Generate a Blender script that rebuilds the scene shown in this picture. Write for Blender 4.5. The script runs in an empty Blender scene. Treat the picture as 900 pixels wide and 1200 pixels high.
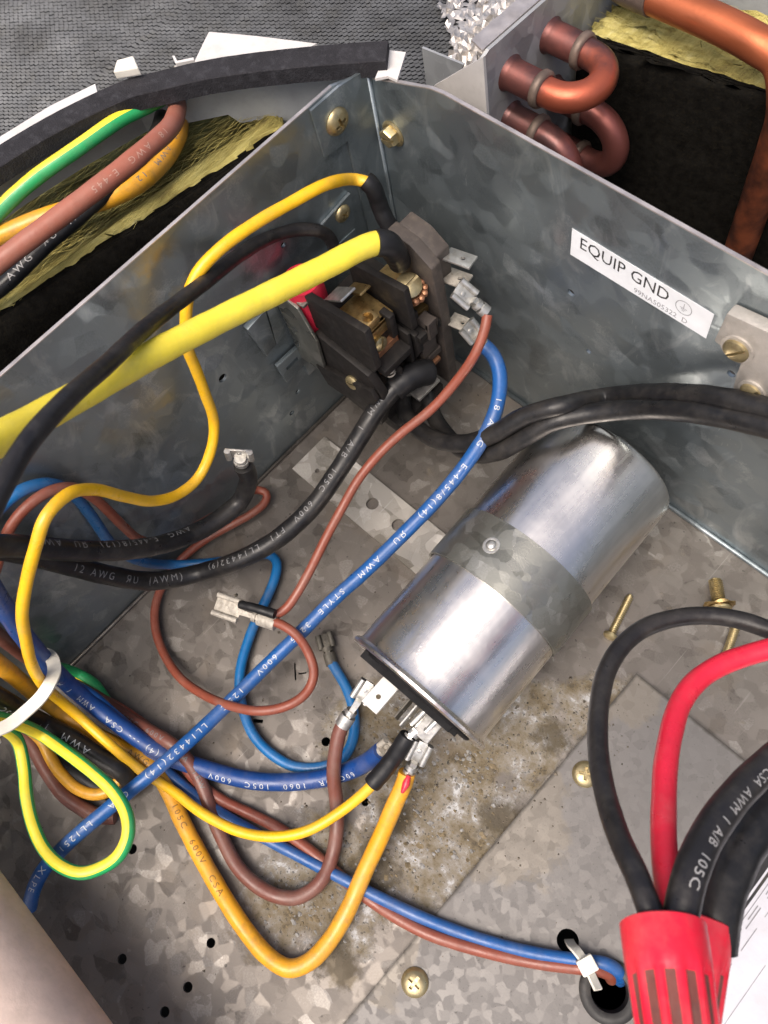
import bpy, bmesh, math, random
from mathutils import Vector, Matrix
random.seed(7)
MM = 0.001                      # everything below is laid out in millimetres
sc = bpy.context.scene
COL = sc.collection

# ------------------------------------------------------------------ camera, sky, sun, exposure
cam = bpy.data.cameras.new('camera')
cam.sensor_fit = 'VERTICAL'; cam.sensor_height = 36.0; cam.lens = 28.8
cam.clip_start = 0.01; cam.clip_end = 50.0
cam.dof.use_dof = True; cam.dof.focus_distance = 0.315; cam.dof.aperture_fstop = 26.0
camo = bpy.data.objects.new('camera', cam); COL.objects.link(camo)
camo.matrix_world = Matrix(((0.7179, -0.59326, 0.36424, 0.19646),
                            (0.6813, 0.70623, -0.19254, -0.15724),
                            (-0.14301, 0.38638, 0.91119, 0.345),
                            (0, 0, 0, 1)))
sc.camera = camo

SUN_EL, SUN_AZ = 64.0, -80.0     # elevation, azimuth from +X towards +Y
world = bpy.data.worlds.new('World'); sc.world = world; world.use_nodes = True
wn = world.node_tree; bg = wn.nodes['Background']
sky = wn.nodes.new('ShaderNodeTexSky'); sky.sky_type = 'NISHITA'; sky.sun_disc = False
sky.sun_elevation = math.radians(SUN_EL); sky.sun_rotation = math.radians(90.0 - SUN_AZ)
sky.dust_density = 7.0; sky.air_density = 0.7; sky.ozone_density = 0.5
wn.links.new(sky.outputs[0], bg.inputs[0]); bg.inputs[1].default_value = 0.15
sl = bpy.data.lights.new('sun', 'SUN'); sl.energy = 1.5; sl.angle = math.radians(42); sl.color = (1, 0.95, 0.88)
so = bpy.data.objects.new('sun', sl); COL.objects.link(so)
a_, e_ = math.radians(SUN_AZ), math.radians(SUN_EL)
so.rotation_euler = Vector((math.cos(a_)*math.cos(e_), math.sin(a_)*math.cos(e_), math.sin(e_))).to_track_quat('Z', 'Y').to_euler()
so.location = (0.5, -1.6, 2.0)
sc.view_settings.view_transform = 'Standard'; sc.view_settings.look = 'None'
sc.view_settings.exposure = 0.52; sc.view_settings.gamma = 1.0; sc.view_settings.use_curve_mapping = False
sc.cycles.max_bounces = 7; sc.cycles.diffuse_bounces = 3; sc.cycles.glossy_bounces = 4; sc.cycles.transmission_bounces = 2

# ------------------------------------------------------------------ materials
MAT = {}
def nodes_of(name):
    m = bpy.data.materials.new(name); m.use_nodes = True
    nt = m.node_tree; b = nt.nodes['Principled BSDF']; MAT[name] = m
    return m, nt, b
def N(nt, t, **kw):
    n = nt.nodes.new(t)
    for k, v in kw.items():
        if k.startswith('i_'): n.inputs[k[2:].replace('_', ' ')].default_value = v
        else: setattr(n, k, v)
    return n
def pos(nt): return nt.nodes.new('ShaderNodeNewGeometry').outputs['Position']
def noise(nt, vec, scale, detail=4, rough=0.55, dist=0.0):
    n = N(nt, 'ShaderNodeTexNoise', i_Scale=scale, i_Detail=detail, i_Roughness=rough, i_Distortion=dist)
    nt.links.new(vec, n.inputs['Vector']); return n.outputs['Fac']
def ramp(nt, fac, stops, interp='LINEAR'):
    r = nt.nodes.new('ShaderNodeValToRGB'); r.color_ramp.interpolation = interp
    el = r.color_ramp.elements
    while len(el) < len(stops): el.new(0.5)
    for e, (p, c) in zip(el, stops):
        e.position = p; e.color = (c, c, c, 1) if isinstance(c, (int, float)) else (*c, 1)
    nt.links.new(fac, r.inputs[0]); return r.outputs[0]
def mix(nt, fac, a, b, mode='MIX'):
    n = nt.nodes.new('ShaderNodeMix'); n.data_type = 'RGBA'; n.blend_type = mode
    for s, v in ((n.inputs[0], fac), (n.inputs[6], a), (n.inputs[7], b)):
        if isinstance(v, bpy.types.NodeSocket): nt.links.new(v, s)
        elif isinstance(v, (int, float)): s.default_value = v if s.type == 'VALUE' else (v, v, v, 1)
        else: s.default_value = (*v, 1)
    return n.outputs[2]
def mth(nt, op, a, b=0.0, clamp=False):
    n = nt.nodes.new('ShaderNodeMath'); n.operation = op; n.use_clamp = clamp
    for s, v in ((n.inputs[0], a), (n.inputs[1], b)):
        if isinstance(v, bpy.types.NodeSocket): nt.links.new(v, s)
        else: s.default_value = v
    return n.outputs[0]
def bump(nt, b, h, strength=0.3, dist=0.0003):
    n = N(nt, 'ShaderNodeBump', i_Strength=strength, i_Distance=dist)
    nt.links.new(h, n.inputs['Height']); nt.links.new(n.outputs[0], b.inputs['Normal'])
def blob(nt, vec, c, r, wob=0.0):
    """soft distance mask around a point (mm), 1 inside to 0 at r"""
    d = nt.nodes.new('ShaderNodeVectorMath'); d.operation = 'DISTANCE'
    nt.links.new(vec, d.inputs[0]); d.inputs[1].default_value = (c[0]*MM, c[1]*MM, c[2]*MM)
    return mth(nt, 'SUBTRACT', 1.0, mth(nt, 'DIVIDE', d.outputs['Value'], r*MM), True)

def simple(name, col, rough=0.5, metal=0.0, var=0.15, vscale=60, bmp=0.0, bscale=400, spec=0.5, coat=0.0, dirt=None, dirtf=0.35, rvar=0.12, dust=0.0):
    m, nt, b = nodes_of(name); p = pos(nt)
    n1 = noise(nt, p, vscale, 5)
    lo = tuple(max(0, c*(1-var)) for c in col); hi = tuple(min(1, c*(1+var)) for c in col)
    c = ramp(nt, n1, [(0.3, lo), (0.7, hi)])
    if dirt:
        dn = ramp(nt, noise(nt, p, vscale*2.7, 6, 0.65), [(0.5, 0.0), (0.75, 1.0)])
        c = mix(nt, mth(nt, 'MULTIPLY', dn, dirtf), c, dirt)
    if dust:
        dn = ramp(nt, noise(nt, p, 55, 8, 0.72), [(0.46, 0.0), (0.72, dust)])
        c = mix(nt, dn, c, (0.30, 0.26, 0.21))
    nt.links.new(c, b.inputs['Base Color'])
    b.inputs['Metallic'].default_value = metal
    nt.links.new(ramp(nt, noise(nt, p, vscale*1.7, 4), [(0.25, max(0.02, rough-rvar)), (0.75, min(1, rough+rvar))]), b.inputs['Roughness'])
    b.inputs['Specular IOR Level'].default_value = spec
    if coat: b.inputs['Coat Weight'].default_value = coat; b.inputs['Coat Roughness'].default_value = 0.2
    if bmp: bump(nt, b, noise(nt, p, bscale, 4), bmp)
    return m

def spangle(nt, p, scale, stretch=(1, 1, 1), soft=0.12):
    """hot-dip zinc crystals: irregular angular cells, each with its own grey"""
    mp = N(nt, 'ShaderNodeMapping'); mp.inputs['Scale'].default_value = stretch
    nt.links.new(p, mp.inputs['Vector'])
    nz = N(nt, 'ShaderNodeTexNoise', i_Scale=scale*0.9, i_Detail=1.5, i_Roughness=0.5)
    nt.links.new(mp.outputs[0], nz.inputs['Vector'])
    sub = N(nt, 'ShaderNodeVectorMath'); sub.operation = 'SUBTRACT'; nt.links.new(nz.outputs['Color'], sub.inputs[0]); sub.inputs[1].default_value = (0.5, 0.5, 0.5)
    scl = N(nt, 'ShaderNodeVectorMath'); scl.operation = 'SCALE'; nt.links.new(sub.outputs[0], scl.inputs[0]); scl.inputs['Scale'].default_value = 0.85/scale
    add = N(nt, 'ShaderNodeVectorMath'); add.operation = 'ADD'; nt.links.new(mp.outputs[0], add.inputs[0]); nt.links.new(scl.outputs[0], add.inputs[1])
    v = N(nt, 'ShaderNodeTexVoronoi', i_Scale=scale); v.distance = 'EUCLIDEAN'; v.feature = 'SMOOTH_F1' if soft else 'F1'
    if soft: v.inputs['Smoothness'].default_value = soft
    nt.links.new(add.outputs[0], v.inputs['Vector'])
    sep = N(nt, 'ShaderNodeSeparateColor'); nt.links.new(v.outputs['Color'], sep.inputs[0])
    return sep.outputs[0], sep.outputs[1], v.outputs['Color']
def facet(nt, colour, amount):
    """each crystal tilts the surface its own way"""
    g_ = nt.nodes.new('ShaderNodeNewGeometry')
    a = N(nt, 'ShaderNodeVectorMath'); a.operation = 'SUBTRACT'; nt.links.new(colour, a.inputs[0]); a.inputs[1].default_value = (0.5, 0.5, 0.5)
    b = N(nt, 'ShaderNodeVectorMath'); b.operation = 'SCALE'; nt.links.new(a.outputs[0], b.inputs[0]); b.inputs['Scale'].default_value = amount
    c = N(nt, 'ShaderNodeVectorMath'); c.operation = 'ADD'; nt.links.new(b.outputs[0], c.inputs[0]); nt.links.new(g_.outputs['Normal'], c.inputs[1])
    d = N(nt, 'ShaderNodeVectorMath'); d.operation = 'NORMALIZE'; nt.links.new(c.outputs[0], d.inputs[0])
    return d.outputs[0]

def galvanised(name, dark, mid, light, scale=150, metal=0.55, rough=0.42, cloud=0.5, extra=None, contrast=1.0, tilt=0.3, soft=0):
    m, nt, b = nodes_of(name); p = pos(nt)
    a, a2, acol = spangle(nt, p, scale, (1, 1, 1), soft); c2, _, ccol = spangle(nt, p, scale*0.55, (1, 1.7, 1.2), 0)
    big = noise(nt, p, 11, 4, 0.6)
    fine = noise(nt, p, 1400, 3, 0.6); cl = noise(nt, p, 32, 6, 0.6, 0.6)
    f = mth(nt, 'ADD', mth(nt, 'MULTIPLY', a, 0.45*contrast), mth(nt, 'MULTIPLY', c2, 0.35*contrast))
    f = mth(nt, 'ADD', f, mth(nt, 'MULTIPLY', mth(nt, 'SUBTRACT', cl, 0.5), cloud*1.3))
    f = mth(nt, 'ADD', f, mth(nt, 'MULTIPLY', mth(nt, 'SUBTRACT', fine, 0.5), 0.34))
    f = mth(nt, 'ADD', f, mth(nt, 'MULTIPLY', mth(nt, 'SUBTRACT', big, 0.5), 0.35))
    f = mth(nt, 'ADD', f, 0.1 + 0.4*(1-contrast))
    col = ramp(nt, f, [(0.15, dark), (0.42, mid), (0.64, mid), (0.95, light)])
    rg = ramp(nt, a2, [(0.0, rough-0.1), (1.0, rough+0.16)])
    mt = metal
    mp = N(nt, 'ShaderNodeMapping'); mp.inputs['Rotation'].default_value = (0.3, 0.2, 0.7); mp.inputs['Scale'].default_value = (1, 0.03, 0.2); nt.links.new(p, mp.inputs['Vector'])
    scr = ramp(nt, noise(nt, mp.outputs[0], 900, 2, 0.5), [(0.70, 0.0), (0.74, 0.55)])
    scr = mth(nt, 'MULTIPLY', scr, ramp(nt, noise(nt, p, 30, 2), [(0.45, 0.0), (0.6, 1.0)]))
    col = mix(nt, scr, col, light)
    h = mth(nt, 'ADD', mth(nt, 'MULTIPLY', a, 0.5), mth(nt, 'MULTIPLY', fine, 0.6))
    if extra: col, rg, mt, h = extra(nt, p, col, rg, metal, h)
    nt.links.new(col, b.inputs['Base Color']); nt.links.new(rg, b.inputs['Roughness'])
    if isinstance(mt, (int, float)): b.inputs['Metallic'].default_value = mt
    else: nt.links.new(mt, b.inputs['Metallic'])
    bump(nt, b, h, 0.25, 0.00018)
    fn = facet(nt, mix(nt, 0.4, acol, ccol), tilt)
    for l in list(b.inputs['Normal'].links): nt.links.new(fn, l.from_node.inputs['Normal'])
    return m

def corroded(nt, p, col, rg, metal, h):
    """white zinc rust, tan mud and dark specks where water ran off the capacitor"""
    w = noise(nt, p, 62, 8, 0.7, 0.0)
    zone = 0.0
    for cc_, rr_ in (((150, -160, 0), 46), ((166, -118, 0), 30), ((150, -212, 0), 36), ((174, -168, 0), 40), ((184, -92, 0), 22), ((140, -232, 0), 26), ((122, -160, 0), 30)):
        zone = mth(nt, 'MAXIMUM', zone, blob(nt, p, cc_, rr_))
    z = ramp(nt, mth(nt, 'ADD', zone, mth(nt, 'MULTIPLY', mth(nt, 'SUBTRACT', w, 0.5), 1.7)), [(0.22, 0.0), (0.42, 1.0)])
    tone = mth(nt, 'ADD', mth(nt, 'MULTIPLY', noise(nt, p, 75, 8, 0.7, 0.15), 0.65), mth(nt, 'MULTIPLY', noise(nt, p, 260, 6, 0.7), 0.35))
    crust = ramp(nt, tone, [(0.36, (0.035, 0.028, 0.018)), (0.43, (0.13, 0.10, 0.055)), (0.49, (0.17, 0.145, 0.105)), (0.55, (0.23, 0.21, 0.18)), (0.59, (0.38, 0.38, 0.375)), (0.66, (0.58, 0.59, 0.60))])
    specks = ramp(nt, noise(nt, p, 520, 4, 0.7), [(0.57, 1.0), (0.66, 0.18)])
    crust = mix(nt, 1.0, crust, specks, 'MULTIPLY')
    col = mix(nt, mth(nt, 'MULTIPLY', z, 0.92), col, crust)
    gr_ = 0.0
    for cc_, rr_ in (((140, -158, 0), 16), ((160, -196, 0), 18), ((183, -150, 0), 15), ((172, -230, 0), 14), ((152, -176, 0), 13), ((178, -112, 0), 12)):
        gr_ = mth(nt, 'MAXIMUM', gr_, blob(nt, p, cc_, rr_))
    gr_ = ramp(nt, mth(nt, 'ADD', gr_, mth(nt, 'MULTIPLY', mth(nt, 'SUBTRACT', noise(nt, p, 120, 7, 0.7), 0.5), 1.6)), [(0.30, 0.0), (0.60, 0.8)])
    col = mix(nt, gr_, col, (0.055, 0.042, 0.022))
    # brown dribbles further off
    st = ramp(nt, noise(nt, p, 26, 5, 0.6), [(0.56, 0.0), (0.72, 0.55)])
    col = mix(nt, st, col, (0.17, 0.135, 0.10))
    sp2 = ramp(nt, noise(nt, p, 420, 2, 0.5), [(0.70, 0.0), (0.74, 0.75)])
    col = mix(nt, sp2, col, (0.05, 0.045, 0.04))
    rg = mix(nt, z, rg, 0.88); mt = mth(nt, 'MULTIPLY', mth(nt, 'SUBTRACT', 1.0, z), metal)
    h = mth(nt, 'ADD', h, mth(nt, 'MULTIPLY', mth(nt, 'MULTIPLY', tone, z), 7.0))
    return col, rg, mt, h
def plate_dirt(nt, p, col, rg, metal, h):
    w = noise(nt, p, 60, 6, 0.62, 0.5)
    zone = mth(nt, 'MAXIMUM', blob(nt, p, (186, -148, 2), 40), blob(nt, p, (188, -78, 2), 24))
    zone = mth(nt, 'MAXIMUM', zone, blob(nt, p, (178, -215, 2), 30))
    z = ramp(nt, mth(nt, 'ADD', zone, mth(nt, 'MULTIPLY', mth(nt, 'SUBTRACT', w, 0.5), 1.3)), [(0.34, 0.0), (0.46, 1.0)])
    col = mix(nt, mth(nt, 'MULTIPLY', z, 0.6), col, (0.20, 0.175, 0.14))
    # grime gathered along the two free edges of the sheet
    sx = nt.nodes.new('ShaderNodeSeparateXYZ'); nt.links.new(p, sx.inputs[0])
    ex = mth(nt, 'MULTIPLY', mth(nt, 'SUBTRACT', sx.outputs[0], 0.1877), 1/0.0022)
    ey = mth(nt, 'MULTIPLY', mth(nt, 'SUBTRACT', -0.0696, sx.outputs[1]), 1/0.0022)
    edge = mth(nt, 'SUBTRACT', 1.0, mth(nt, 'MINIMUM', ex, ey), True)
    edge = ramp(nt, mth(nt, 'ADD', edge, mth(nt, 'SUBTRACT', noise(nt, p, 160, 5, 0.7), 0.5)), [(0.35, 0.0), (0.9, 0.9)])
    col = mix(nt, edge, col, (0.055, 0.048, 0.04))
    sp = ramp(nt, noise(nt, p, 800, 3, 0.7), [(0.64, 0.0), (0.70, 0.6)])
    col = mix(nt, sp, col, (0.07, 0.065, 0.06))
    return col, rg, metal, h
def wall_streaks(nt, p, col, rg, metal, h):
    mp = N(nt, 'ShaderNodeMapping'); mp.inputs['Scale'].default_value = (1.0, 1.0, 0.55); mp.inputs['Rotation'].default_value = (0.5, 0.6, 0.3)
    nt.links.new(p, mp.inputs['Vector'])
    s = noise(nt, mp.outputs[0], 75, 5, 0.6, 1.4)
    col = mix(nt, ramp(nt, s, [(0.54, 0.0), (0.72, 0.5)]), col, (0.50, 0.54, 0.56))
    rust = mth(nt, 'MULTIPLY', blob(nt, p, (0, -103, 140), 17), ramp(nt, noise(nt, p, 90, 4), [(0.5, 0.0), (0.68, 1.0)]))
    col = mix(nt, rust, col, (0.42, 0.32, 0.10))
    return col, rg, metal, h

galvanised('zinc_floor', (0.098, 0.086, 0.075), (0.155, 0.139, 0.124), (0.30, 0.283, 0.26), 185, 0.60, 0.50, 0.26, corroded, 0.80, 0.14, 0.20)
galvanised('zinc_wall', (0.14, 0.165, 0.176), (0.255, 0.295, 0.312), (0.52, 0.565, 0.585), 120, 0.80, 0.38, 0.85, wall_streaks, 0.45, 0.15, 0.30)
galvanised('zinc_plate', (0.115, 0.107, 0.10), (0.162, 0.153, 0.145), (0.235, 0.225, 0.213), 320, 0.40, 0.55, 0.30, plate_dirt, 0.16, 0.06)
galvanised('zinc_strip', (0.22, 0.20, 0.17), (0.36, 0.34, 0.31), (0.52, 0.50, 0.47), 120, 0.5, 0.5, 0.5)
galvanised('zinc_strap', (0.19, 0.19, 0.165), (0.28, 0.28, 0.25), (0.42, 0.415, 0.385), 170, 0.85, 0.34, 0.35, None, 0.8, 0.2)
galvanised('zinc_outer', (0.26, 0.27, 0.275), (0.36, 0.37, 0.375), (0.5, 0.51, 0.51), 120, 0.4, 0.5, 0.4, None, 0.5)
simple('worn_edge', (0.55, 0.50, 0.47), 0.4, 0.7, 0.25, 120, 0.2)

def can_metal():
    m, nt, b = nodes_of('aluminium_can'); p = pos(nt)
    mp = N(nt, 'ShaderNodeMapping'); mp.inputs['Scale'].default_value = (1, 0.06, 1); nt.links.new(p, mp.inputs['Vector'])
    s = noise(nt, mp.outputs[0], 240, 5, 0.6)
    sm = noise(nt, p, 40, 5, 0.6, 0.5)
    col = ramp(nt, mth(nt, 'ADD', mth(nt, 'MULTIPLY', s, 0.5), mth(nt, 'MULTIPLY', sm, 0.5)), [(0.3, (0.70, 0.665, 0.625)), (0.7, (0.91, 0.87, 0.82))])
    nt.links.new(col, b.inputs['Base Color']); b.inputs['Metallic'].default_value = 1.0
    rg = ramp(nt, mth(nt, 'ADD', mth(nt, 'MULTIPLY', s, 0.4), mth(nt, 'MULTIPLY', sm, 0.6)), [(0.3, 0.20), (0.7, 0.38)])
    nt.links.new(rg, b.inputs['Roughness'])
    dents = noise(nt, p, 55, 3, 0.5)
    h = mth(nt, 'ADD', mth(nt, 'MULTIPLY', s, 0.10), mth(nt, 'MULTIPLY', dents, 1.0))
    h = mth(nt, 'ADD', h, mth(nt, 'MULTIPLY', ramp(nt, noise(nt, p, 300, 2), [(0.68, 0.0), (0.72, 1.0)]), 0.06))
    bump(nt, b, h, 0.34, 0.0009)
can_metal()
simple('tinned', (0.55, 0.54, 0.51), 0.38, 0.85, 0.2, 200, 0.3, 900, dirt=(0.25, 0.21, 0.15), dirtf=0.5)
simple('tinned_bright', (0.80, 0.78, 0.73), 0.42, 0.6, 0.08, 200, 0.1)
simple('tarnished_tin', (0.40, 0.37, 0.32), 0.6, 0.35, 0.3, 260, 0.5, 900, dirt=(0.12, 0.09, 0.06), dirtf=0.6)
simple('dark_terminal', (0.13, 0.12, 0.10), 0.55, 0.5, 0.3, 260, 0.5, 900, dirt=(0.05, 0.04, 0.03), dirtf=0.6)
simple('brass', (0.50, 0.35, 0.15), 0.36, 0.9, 0.25, 180, 0.3, 900, dirt=(0.20, 0.13, 0.06), dirtf=0.6)
simple('yellow_zinc', (0.46, 0.38, 0.21), 0.38, 0.85, 0.22, 160, 0.25, 900, dirt=(0.22, 0.17, 0.10), dirtf=0.6)
simple('old_copper_contact', (0.45, 0.22, 0.12), 0.5, 0.7, 0.3, 200)
simple('lug_alloy', (0.46, 0.43, 0.39), 0.55, 0.6, 0.15, 90, 0.5, 1100, dirt=(0.25, 0.22, 0.18))
simple('bakelite', (0.016, 0.0145, 0.0138), 0.50, 0.0, 0.2, 120, 0.15, 900, 0.22, dirt=(0.09, 0.075, 0.06), dirtf=0.18)
simple('bakelite_brown', (0.060, 0.050, 0.044), 0.55, 0.0, 0.2, 120, 0.15, 900, 0.35, dirt=(0.16, 0.13, 0.1), dirtf=0.4)
simple('phenolic', (0.008, 0.008, 0.009), 0.7, 0, 0.3, 100, 0.2, spec=0.2)
simple('red_coil', (0.55, 0.02, 0.05), 0.4, 0, 0.2, 200)
simple('heat_shrink', (0.010, 0.010, 0.011), 0.45, 0, 0.3, 150, 0.3, 500, 0.35)
def plastic(name, col, rough=0.36, dirt=(0.12, 0.09, 0.05), df=0.3, spec=0.5, var=0.08, dust=0.22):
    return simple(name, col, rough, 0, var, 90, 0.35, 420, spec, dirt=dirt, dirtf=df, rvar=0.16, dust=dust)
plastic('pvc_lemon', (0.90, 0.72, 0.06), 0.40, (0.6, 0.45, 0.06), 0.2)
plastic('pvc_yellow', (0.82, 0.46, 0.010), 0.36, (0.45, 0.24, 0.02), 0.35)
plastic('pvc_orange', (0.70, 0.33, 0.016), 0.40, (0.25, 0.14, 0.04), 0.55)
plastic('pvc_amber', (0.66, 0.32, 0.02), 0.42, (0.20, 0.12, 0.04), 0.55)
plastic('pvc_brown', (0.225, 0.058, 0.034), 0.40, (0.10, 0.04, 0.03), 0.35)
plastic('pvc_brown_dark', (0.15, 0.052, 0.038), 0.42, (0.08, 0.04, 0.03), 0.45)
plastic('pvc_tan', (0.33, 0.11, 0.07), 0.45, (0.2, 0.08, 0.05), 0.3)
plastic('pvc_blue', (0.012, 0.085, 0.28), 0.36, (0.01, 0.03, 0.10), 0.3)
plastic('pvc_blue_dark', (0.008, 0.048, 0.20), 0.36, (0.01, 0.02, 0.07), 0.3)
plastic('pvc_blue_bright', (0.006, 0.12, 0.33), 0.36, (0.01, 0.05, 0.14), 0.3)
plastic('pvc_black', (0.010, 0.010, 0.011), 0.38, (0.04, 0.037, 0.035), 0.4, 0.35, dust=0.09)
plastic('pvc_charcoal', (0.016, 0.0145, 0.015), 0.38, (0.06, 0.055, 0.05), 0.4, 0.4, dust=0.09)
plastic('pvc_red', (0.66, 0.018, 0.045), 0.34, (0.3, 0.02, 0.03), 0.25)
plastic('pvc_green', (0.02, 0.36, 0.11), 0.42, (0.05, 0.15, 0.05), 0.3)
plastic('pvc_stripe', (0.80, 0.66, 0.04), 0.42, (0.5, 0.45, 0.1), 0.3)
plastic('print_white', (0.46, 0.49, 0.53), 0.6, (0.2, 0.22, 0.28), 0.6)
plastic('print_dim', (0.16, 0.16, 0.165), 0.6, (0.1, 0.1, 0.1), 0.5)
plastic('print_tan', (0.45, 0.26, 0.20), 0.6); plastic('print_mid', (0.34, 0.33, 0.32), 0.6, (0.1, 0.1, 0.1), 0.5)
plastic('print_dark', (0.20, 0.10, 0.015), 0.6)
plastic('nylon', (0.72, 0.69, 0.60), 0.45, (0.4, 0.36, 0.28), 0.3)
plastic('nut_red', (0.74, 0.012, 0.038), 0.40, (0.40, 0.02, 0.03), 0.25)
plastic('nut_grime', (0.16, 0.045, 0.035), 0.75, (0.05, 0.02, 0.02), 0.6)
plastic('rubber', (0.020, 0.019, 0.018), 0.6, (0.06, 0.055, 0.05), 0.4)
plastic('sticker', (0.78, 0.80, 0.82), 0.45, (0.6, 0.6, 0.6), 0.1, dust=0.05)
plastic('ink', (0.02, 0.02, 0.022), 0.5); plastic('ink_grey', (0.26, 0.26, 0.28), 0.5)
plastic('paper_white', (0.56, 0.56, 0.60), 0.7, (0.5, 0.48, 0.5), 0.1, dust=0.05)
plastic('paper_cream', (0.68, 0.53, 0.45), 0.6, (0.36, 0.27, 0.20), 0.25)
simple('foam', (0.024, 0.023, 0.026), 0.9, 0, 0.2, 120, 1.0, 1500, 0.2, dirt=(0.09, 0.09, 0.1), dirtf=0.35)
simple('paint_white', (0.56, 0.54, 0.52), 0.55, 0, 0.1, 60, 0.2, 400, dirt=(0.40, 0.36, 0.32), dirtf=0.4)
simple('paint_beige', (0.52, 0.49, 0.46), 0.55, 0, 0.1, 60, 0.2, 400, dirt=(0.3, 0.28, 0.25), dirtf=0.4)
simple('paint_grey', (0.33, 0.345, 0.35), 0.6, 0, 0.12, 60, 0.2, 400, dirt=(0.2, 0.2, 0.2), dirtf=0.4)
simple('felt_black', (0.007, 0.0065, 0.0055), 0.95, 0, 0.5, 300, 1.0, 900, 0.06, dirt=(0.03, 0.023, 0.012), dirtf=0.35)
def wool(name, rot):
    m, nt, b = nodes_of(name); p = pos(nt)
    mp = N(nt, 'ShaderNodeMapping'); mp.inputs['Rotation'].default_value = (0, 0, rot); mp.inputs['Scale'].default_value = (1, 0.16, 1)
    nt.links.new(p, mp.inputs['Vector'])
    fib = noise(nt, mp.outputs[0], 420, 6, 0.7); cl = noise(nt, p, 38, 6, 0.65)
    f = mth(nt, 'ADD', mth(nt, 'MULTIPLY', fib, 0.55), mth(nt, 'MULTIPLY', cl, 0.45))
    col = ramp(nt, f, [(0.34, (0.20, 0.16, 0.065)), (0.45, (0.42, 0.35, 0.11)), (0.56, (0.55, 0.48, 0.17)), (0.68, (0.66, 0.60, 0.30))])
    nt.links.new(col, b.inputs['Base Color']); b.inputs['Roughness'].default_value = 0.95; b.inputs['Specular IOR Level'].default_value = 0.1
    bump(nt, b, f, 1.0, 0.003)
wool('glass_wool', 0.18); wool('glass_wool_right', 1.42)
simple('fin_metal', (0.068, 0.072, 0.078), 0.55, 0.3, 0.5, 45, 0.3, 900, dirt=(0.06, 0.06, 0.055), dirtf=0.7)
simple('crushed_fin', (0.50, 0.47, 0.44), 0.4, 0.7, 0.4, 200, 0.4)
simple('cabinet_dark', (0.05, 0.048, 0.045), 0.8, 0.2, 0.3, 30)
def copper(name, bright, dull, center, rad):
    m, nt, b = nodes_of(name); p = pos(nt)
    n = noise(nt, p, 70, 5, 0.6)
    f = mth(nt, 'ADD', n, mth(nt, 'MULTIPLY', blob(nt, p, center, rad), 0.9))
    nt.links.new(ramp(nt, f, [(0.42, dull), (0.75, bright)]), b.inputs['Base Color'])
    b.inputs['Metallic'].default_value = 0.7
    nt.links.new(ramp(nt, n, [(0.3, 0.30), (0.7, 0.55)]), b.inputs['Roughness'])
    bump(nt, b, noise(nt, p, 600, 4), 0.2)
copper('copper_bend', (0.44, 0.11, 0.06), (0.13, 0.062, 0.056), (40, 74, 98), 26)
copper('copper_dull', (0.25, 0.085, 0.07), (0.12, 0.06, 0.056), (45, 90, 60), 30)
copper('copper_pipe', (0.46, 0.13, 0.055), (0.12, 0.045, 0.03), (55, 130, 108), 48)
simple('braze', (0.17, 0.125, 0.10), 0.55, 0.5, 0.3, 150, 0.4, 700)

# ------------------------------------------------------------------ object helpers
def _root_loc(o):
    v = Vector((0, 0, 0))
    while o is not None: v += o.location; o = o.parent
    return v
def link(name, me, mats, parent=None, smooth=None):
    o = bpy.data.objects.new(name, me); COL.objects.link(o)
    for m in (mats if isinstance(mats, (list, tuple)) else [mats]): me.materials.append(MAT[m])
    if smooth is not None:
        me.polygons.foreach_set('use_smooth', [True]*len(me.polygons))
        if smooth < 180: me.set_sharp_from_angle(angle=math.radians(smooth))
    if parent is not None:
        off = _root_loc(parent); o.parent = parent
    else:
        n = len(me.vertices)
        if n:
            xs = [v.co.x for v in me.vertices]; ys = [v.co.y for v in me.vertices]; zs = [v.co.z for v in me.vertices]
            off = Vector(((min(xs)+max(xs))/2, (min(ys)+max(ys))/2, min(zs)))
        else: off = Vector((0, 0, 0))
        o.location = off
    me.transform(Matrix.Translation(-off))
    return o
def obj(name, vf, mats, parent=None, smooth=None, fm=None):
    v, f = vf
    me = bpy.data.meshes.new(name); me.from_pydata([(x*MM, y*MM, z*MM) for x, y, z in v], [], f)
    if fm: me.polygons.foreach_set('material_index', fm)
    me.update()
    return link(name, me, mats, parent, smooth)
def obj_bm(name, bm, mats, parent=None, smooth=None):
    me = bpy.data.meshes.new(name); bm.to_mesh(me); bm.free(); me.transform(Matrix.Scale(MM, 4)); me.update()
    return link(name, me, mats, parent, smooth)
def thing(name, loc, label, cat, group=None):
    o = bpy.data.objects.new(name, None); COL.objects.link(o); o.location = Vector(loc)*MM; o.empty_display_size = 0.01
    o['label'] = label; o['category'] = cat
    if group: o['group'] = group
    return o
def tag(o, label, cat, group=None):
    o['label'] = label; o['category'] = cat
    if group: o['group'] = group
    return o
def merge(*parts):
    V, F = [], []
    for v, f in parts:
        k = len(V); V += list(v); F += [tuple(i+k for i in q) for q in f]
    return V, F
def frame(d, up=(0, 0, 1)):
    z = Vector(d).normalized(); u = Vector(up)
    if abs(z.dot(u.normalized())) > 0.98: u = Vector((1, 0, 0)) if abs(z.x) < 0.9 else Vector((0, 1, 0))
    x = u.cross(z).normalized(); y = z.cross(x)
    return x, y, z
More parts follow.
